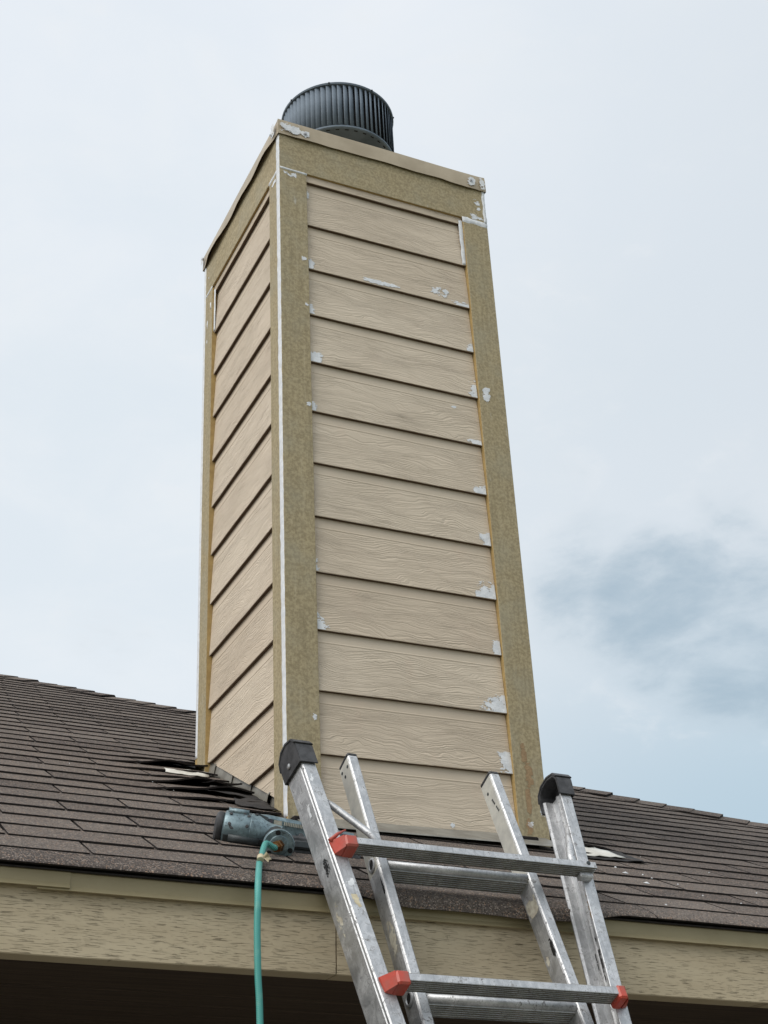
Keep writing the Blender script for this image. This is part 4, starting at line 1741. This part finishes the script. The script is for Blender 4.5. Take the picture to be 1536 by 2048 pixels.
# worn stickers, scuffs and marker strokes on the rails
def rail_mark(parent, path, u0, u1, v0, v1, seed, mat, side='x', dens=0.1, cell=0.002, name='scuff', dx=-0.0007):
    nu, nv = max(3, int((u1 - u0) / cell)), max(3, int((v1 - v0) / cell))
    vid, vs, fs = {}, [], []

    def vert(a, b):
        if (a, b) not in vid:
            u = u0 + a * cell
            v = v0 + b * cell
            vid[(a, b)] = len(vs)
            if side == 'x':
                vs.append(lp(ladx(path, u) + dx, u, v))
            else:
                vs.append(lp(ladx(path, u) + v, u, side))
        return vid[(a, b)]
    for a in range(nu):
        for b in range(nv):
            r_ = math.hypot((a + .5) / nu * 2 - 1, (b + .5) / nv * 2 - 1) * 0.85
            if 0.6 + dens - r_ + 0.7 * ns(a * cell * 45 + seed, b * cell * 80, seed) + 0.4 * ns(a * cell * 190, b * cell * 260 + seed) > 0:
                fs.append((vert(a, b), vert(a + 1, b), vert(a + 1, b + 1), vert(a, b + 1)))
    if fs:
        pyobj(name, vs, fs, mat, parent)


rail_mark(inner_l, il_path, -0.20, -0.10, 0.018, 0.048, 3, M_LABEL, dens=0.15, name='worn_sticker')
rail_mark(inner_r, ir_path, -0.05, -0.005, 0.006, 0.054, 5, M_LABEL, dens=0.3, name='worn_sticker')
rail_mark(inner_r, ir_path, -0.175, -0.145, 0.006, 0.024, 8, M_LABEL, dens=0.0, name='worn_sticker')
rail_mark(inner_r, ir_path, -0.172, -0.126, 0.042, 0.056, 6, M_INK, dens=0.25, cell=0.0012)
rail_mark(inner_l, il_path, -0.045, 0.0, 0.048, 0.056, 9, M_INK, dens=0.2, cell=0.0012)
rail_mark(outer_l, ol_path, -0.17, -0.05, 0.010, 0.050, 12, M_LABEL, dens=-0.3)
rail_mark(outer_l, ol_path, 0.10, 0.24, 0.030, 0.075, 14, M_CAULK, dens=-0.42)
rail_mark(outer_l, ol_path, -0.02, 0.06, 0.020, 0.070, 15, M_INK, dens=-0.35)
rail_mark(outer_l, ol_path, -0.12, -0.08, 0.010, 0.026, 17, M_TAPE, side=OD + 0.0004, dens=0.1)
rail_mark(outer_l, ol_path, -0.065, -0.035, 0.008, 0.030, 18, M_CAULK, side=OD + 0.0004, dens=-0.1)
rail_mark(outer_l, ol_path, 0.22, 0.28, 0.004, 0.020, 19, M_CAULK, side=OD + 0.0004, dens=-0.3)
rail_mark(outer_r, [(x - 0.0035, u) for x, u in or_path], -0.23, -0.10, 0.012, 0.055, 21, M_INK, dens=-0.15, dx=-0.0002)
rail_mark(outer_r, [(x - 0.0035, u) for x, u in or_path], -0.06, 0.02, 0.040, 0.056, 23, M_STAIN, dens=0.1, dx=-0.0002)
# small printed number near the top of the right inner rail, too worn to read
for q in range(7):
    if q == 3:
        continue
    uu = 0.300 - 0.0068 * q
    xx = ladx(ir_path, uu)
    pyobj('print_mark', [lp(xx - 0.0006, uu, 0.028 + 0.0035 * q * 0.5), lp(xx - 0.0006, uu - 0.0045, 0.028 + 0.0035 * q * 0.5),
                         lp(xx - 0.0006, uu - 0.0045, 0.033 + 0.0035 * q * 0.5), lp(xx - 0.0006, uu, 0.034 + 0.0035 * q * 0.5)], [(0, 1, 2, 3)], M_GUNDK, inner_r)


# ------------------------------------------------------------------ nail gun on the roof
GY = -0.375
gun_c = Vector((-0.255, GY, roof_z(GY))) + ROOF_N * 0.0555
gun = empty('nail_gun', (gun_c.x, gun_c.y, gun_c.z - 0.058))
tag(gun, 'scuffed blue-green air nail gun lying on the shingles beside the chimney', 'nail gun')
GO = Vector(gun.location)


GSH = Vector((-0.006, -0.045, -0.0226))


def gl(x, y, z):
    return Vector((x, y, z)) - GO + GSH


ax = Vector((0.93, -0.30, -0.15)).normalized()
A0 = Vector((-0.335, -0.355, 2.7140))
lathe('body', gl(*A0), ax, [(0.020, 0.036), (0.023, 0.0425), (0.030, 0.0445), (0.085, 0.0455), (0.0865, 0.0445), (0.088, 0.0455), (0.106, 0.0435), (0.122, 0.036), (0.136, 0.029), (0.165, 0.026)],
      M_GUN, gun, 32)
lathe('end_cap', gl(*A0), ax, [(0.0, 0.028), (0.002, 0.034), (0.006, 0.0385), (0.012, 0.0395), (0.017, 0.0385), (0.019, 0.0375)], M_RUBBER, gun, 32)
# added dark half shell: the shade under the housing built as a part
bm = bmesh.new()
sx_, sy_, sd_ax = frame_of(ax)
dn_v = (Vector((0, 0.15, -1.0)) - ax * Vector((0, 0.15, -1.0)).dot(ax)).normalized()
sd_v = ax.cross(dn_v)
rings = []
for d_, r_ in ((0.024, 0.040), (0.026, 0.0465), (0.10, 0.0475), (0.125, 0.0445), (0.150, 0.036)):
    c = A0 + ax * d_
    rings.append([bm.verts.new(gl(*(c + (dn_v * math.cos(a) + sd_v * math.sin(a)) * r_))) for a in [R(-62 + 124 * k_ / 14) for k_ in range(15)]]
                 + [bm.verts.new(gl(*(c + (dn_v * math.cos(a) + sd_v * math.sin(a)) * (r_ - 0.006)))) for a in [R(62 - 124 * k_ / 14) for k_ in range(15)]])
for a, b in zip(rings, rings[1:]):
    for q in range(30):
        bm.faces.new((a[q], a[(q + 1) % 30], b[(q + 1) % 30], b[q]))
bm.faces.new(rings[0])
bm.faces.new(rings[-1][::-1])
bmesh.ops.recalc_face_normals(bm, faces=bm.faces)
bmobj('shade_shell', bm, M_GUNDK, gun)
# worn maker's plate, exhaust hump and a row of small cap screws
bm = bmesh.new()
up_v = (Vector((0, -0.25, 1.0)) - ax * Vector((0, -0.25, 1.0)).dot(ax)).normalized()
for d0, d1, hh_, ww_ in ((0.094, 0.130, 0.046, 0.016),):
    ca, cb = A0 + ax * d0 + up_v * 0.030, A0 + ax * d1 + up_v * 0.026
    sv = ax.cross(up_v)
    q8 = []
    for c_, sc_ in ((ca, 1.0), (cb, 0.8)):
        q8 += [bm.verts.new(gl(*(c_ + sv * a_ * ww_ * sc_ + up_v * b_ * 0.018 * sc_))) for a_, b_ in ((-1, 0), (1, 0), (0.8, 1), (-0.8, 1))]
    for f in ((0, 1, 2, 3), (7, 6, 5, 4), (0, 4, 5, 1), (1, 5, 6, 2), (2, 6, 7, 3), (3, 7, 4, 0)):
        bm.faces.new([q8[k_] for k_ in f])
bmesh.ops.recalc_face_normals(bm, faces=bm.faces)
bmesh.ops.bevel(bm, geom=list(bm.edges), offset=0.003, segments=2, affect='EDGES')
bmobj('exhaust_deflector', bm, M_GUNDK, gun)
for d_, an in ((0.036, 40), (0.080, 40), (0.098, 20), (0.098, -20), (0.036, 78), (0.080, 78)):
    rv_ = (up_v * math.cos(R(an)) - sv * math.sin(R(an))) if sv.y > 0 else (up_v * math.cos(R(an)) + sv * math.sin(R(an)))
    c_ = A0 + ax * d_ + rv_ * 0.0445
    lathe('cap_screw', gl(*c_), rv_, [(-0.002, 0.0042), (0.0022, 0.0042), (0.0026, 0.0022)], M_RUBBER, gun, 10)
# ribs and bolt holes on the housing
mid = A0 + ax * 0.055
bm = bmesh.new()
bm_tube(bm, [gl(*(A0 + ax * 0.026 + Vector((0, -0.026, 0.036)))), gl(*(A0 + ax * 0.076 + Vector((0, -0.026, 0.036))))], 0.009, 8)
bmobj('housing_rib', bm, M_GUN, gun)
bm = bmesh.new()
bm_tube(bm, [gl(*(A0 + ax * 0.024 + Vector((0, -0.030, -0.032)))), gl(*(A0 + ax * 0.100 + Vector((0, -0.028, -0.032))))], 0.012, 8)
bmobj('housing_rib', bm, M_GUNDK, gun)
for d_, off_ in ((0.030, Vector((0, -0.0415, -0.006))), (0.066, Vector((0, -0.0325, 0.0335)))):
    c = A0 + ax * d_ + off_
    lathe('housing_bolt', gl(*c), (-0.1, -1, 0.15), [(-0.004, 0.0095), (0.003, 0.0095), (0.004, 0.006)] if d_ < 0.05 else [(-0.004, 0.005), (0.0012, 0.005), (0.002, 0.003)], M_RUBBER, gun, 14)
# handle: comes towards the viewer and ends in the air inlet flange
hb = Vector((-0.196, -0.405, 2.678))
he = Vector((-0.212, -0.478, 2.6455))
hdv = (he - hb).normalized()
bm = bmesh.new()
bm_tube(bm, [gl(*hb), gl(*(hb + (he - hb) * 0.6)), gl(*he)], [0.036, 0.027, 0.030], 20)
bmobj('handle', bm, M_GUNDK, gun)
fl = lathe('inlet_flange', gl(*he), hdv, [(-0.006, 0.036), (-0.004, 0.0385), (0.006, 0.0385), (0.009, 0.0365), (0.0092, 0.0245), (0.013, 0.0225), (0.014, 0.017)], M_GUN, gun, 30)
fx, fy, fd = frame_of(hdv)
for q in range(3):
    a = R(38 + 120 * q)
    c = he + hdv * 0.0088 + (fx * math.cos(a) + fy * math.sin(a)) * 0.0300
    lathe('flange_bolt', gl(*c), hdv, [(0, 0.0062), (0.0012, 0.0062), (0.0013, 0.004)], M_BLACK, fl, 12)
# brass fitting: hex nut and barb, turned to the left
fa = (hdv + Vector((-0.62, 0.0, -0.12))).normalized()
fb = he + hdv * 0.012
lathe('hose_fitting', gl(*fb), fa, [(0, 0.0145), (0.006, 0.0145), (0.0062, 0.0120), (0.010, 0.0120), (0.0102, 0.0140), (0.020, 0.0140), (0.0202, 0.0105), (0.030, 0.0095)], M_BRASS, gun, 6)
# magazine and nose behind, running to the right
bm = bmesh.new()
mA, mB = Vector((-0.215, -0.350, 2.7330)), Vector((0.055, -0.385, 2.7020))
md_ = (mB - mA).normalized()
mn = Vector((0, -0.35, 0.936)).normalized()
ms = md_.cross(mn).normalized()
secs = [(0.0, 0.022, 0.024), (0.02, 0.024, 0.026), (0.10, 0.022, 0.024), (0.14, 0.022, 0.020), (0.24, 0.020, 0.018)]
rings = []
for t_, hw, hh in secs:
    c = mA + md_ * t_
    rings.append([bm.verts.new(gl(*(c + ms * sx * hw + mn * sz * hh))) for sx, sz in ((-1, -.7), (-.7, -1), (.7, -1), (1, -.7), (1, .7), (.7, 1), (-.7, 1), (-1, .7))])
for a, b in zip(rings, rings[1:]):
    for q in range(8):
        bm.faces.new((a[q], a[(q + 1) % 8], b[(q + 1) % 8], b[q]))
bm.faces.new(rings[0])
bm.faces.new(rings[-1][::-1])
bmesh.ops.recalc_face_normals(bm, faces=bm.faces)
mag = bmobj('magazine', bm, M_GUN, gun)


def mquad(name, t0, t1, z0, z1, mat, off=0.0009, parent=gun):
    """flat label on the viewer's side of the magazine"""
    sgn_ = 1 if ms.y < 0 else -1
    vs_ = []
    for t_, z_ in ((t0, z0), (t1, z0), (t1, z1), (t0, z1)):
        c = mA + md_ * t_ + mn * z_ + ms * sgn_ * 0.0250
        vs_.append(gl(*(c + ms * sgn_ * off)))
    for v in list(vs_):
        vs_.append(v - ms * sgn_ * 0.0006)
    return pyobj(name, vs_, [(0, 1, 2, 3), (7, 6, 5, 4), (0, 4, 5, 1), (1, 5, 6, 2), (2, 6, 7, 3), (3, 7, 4, 0)], mat, parent)


mquad('warning_label', 0.000, 0.026, 0.004, 0.018, M_LABELDK, parent=mag)
mquad('paper_label', 0.030, 0.050, 0.002, 0.017, M_LABEL, parent=mag)
for q in range(12):
    mquad('scale_tick', 0.056 + q * 0.0045, 0.0585 + q * 0.0045, 0.008, 0.0165, M_LABEL, parent=mag)
# black trigger guard, nose and feeder below
bm = bmesh.new()
bm_box(bm, gl(-0.165, -0.425, 2.640), gl(0.03, -0.365, 2.692), 0.008)
bmobj('feeder', bm, M_RUBBER, gun)
bm = bmesh.new()
bm_box(bm, gl(-0.156, -0.435, 2.655), gl(-0.100, -0.405, 2.676), 0.004)
bmobj('trigger', bm, M_GUNDK, gun)
lathe('feeder_bolt', gl(-0.125, -0.395, 2.694), (-0.1, -1, 0.2), [(0, 0.007), (0.012, 0.007), (0.013, 0.004)], M_RUBBER, gun, 12)
tube('guard_wire', [gl(-0.112, -0.412, 2.690), gl(-0.09, -0.425, 2.672), gl(-0.06, -0.430, 2.655)], 0.0022, M_BRASS, gun, 6)

# ------------------------------------------------------------------ air hose
hs = fb + fa * 0.020 + GSH
pts = [hs, hs + fa * 0.014, Vector((-0.2640, -0.566, 2.610)), Vector((-0.2780, -0.588, 2.594)), Vector((-0.2970, -0.630, 2.565)),
       Vector((-0.3274, -0.70, 2.524)), Vector((-0.3641, -0.80, 2.468)), Vector((-0.3760, -0.832, 2.432)), Vector((-0.3812, -0.848, 2.395)), Vector((-0.3821, -0.850, 2.34)),
       Vector((-0.3784, -0.850, 2.2473)), Vector((-0.3722, -0.850, 2.1515)), Vector((-0.360, -0.850, 1.8)), Vector((-0.345, -0.86, 1.2)), Vector((-0.35, -0.88, 0.5)),
       Vector((-0.37, -0.90, 0.12)), Vector((-0.42, -1.0, 0.070)), Vector((-0.7, -1.5, 0.069)), Vector((-1.6, -1.7, 0.069)), Vector((-3.0, -1.3, 0.069))]


def catmull(p, n=6):
    out = []
    for q in range(len(p) - 1):
        p0, p1, p2, p3 = p[max(q - 1, 0)], p[q], p[q + 1], p[min(q + 2, len(p) - 1)]
        for k_ in range(n):
            t_ = k_ / n
            out.append(0.5 * ((2 * p1) + (p2 - p0) * t_ + (2 * p0 - 5 * p1 + 4 * p2 - p3) * t_ ** 2 + (3 * p1 - p0 - 3 * p2 + p3) * t_ ** 3))
    out.append(p[-1])
    return out


hose = empty('air_hose', (-0.37, -0.9, 0.06))
tag(hose, 'turquoise braided air hose hanging from the nail gun over the eave', 'hose')
HO = Vector(hose.location)
hp = catmull(pts)
tube('hose_line', [p - HO for p in hp], 0.0073, M_HOSE, hose, 14)
# scrap of cream tape stuck on the hose
tp = Vector((-0.3300, -0.712, 2.530))
bm = bmesh.new()
bm_tube(bm, [tp - HO + Vector((0.003, 0.006, 0.006)), tp - HO + Vector((0.0005, 0, 0)), tp - HO + Vector((-0.001, -0.004, -0.005))], 0.0080, 12)
for q in range(3):
    b = tp - HO + Vector((0.006, -0.004, 0.003 * q))
    v1 = bm.verts.new(b)
    v2 = bm.verts.new(b + Vector((0.014 + 0.002 * q, -0.004, 0.004 - 0.006 * q)))
    v3 = bm.verts.new(b + Vector((0.010, -0.006, -0.010)))
    v4 = bm.verts.new(b + Vector((0.006, -0.010 + 0.004 * q, 0.009)))
    bm.faces.new((v1, v2, v3))
    bm.faces.new((v1, v4, v2))
bmobj('tape_scrap', bm, M_TAPE, hose)

bpy.context.view_layer.update()
# parts built in world coordinates below the house empty: undo the parent's offset
print('individual shingles', n_ind)
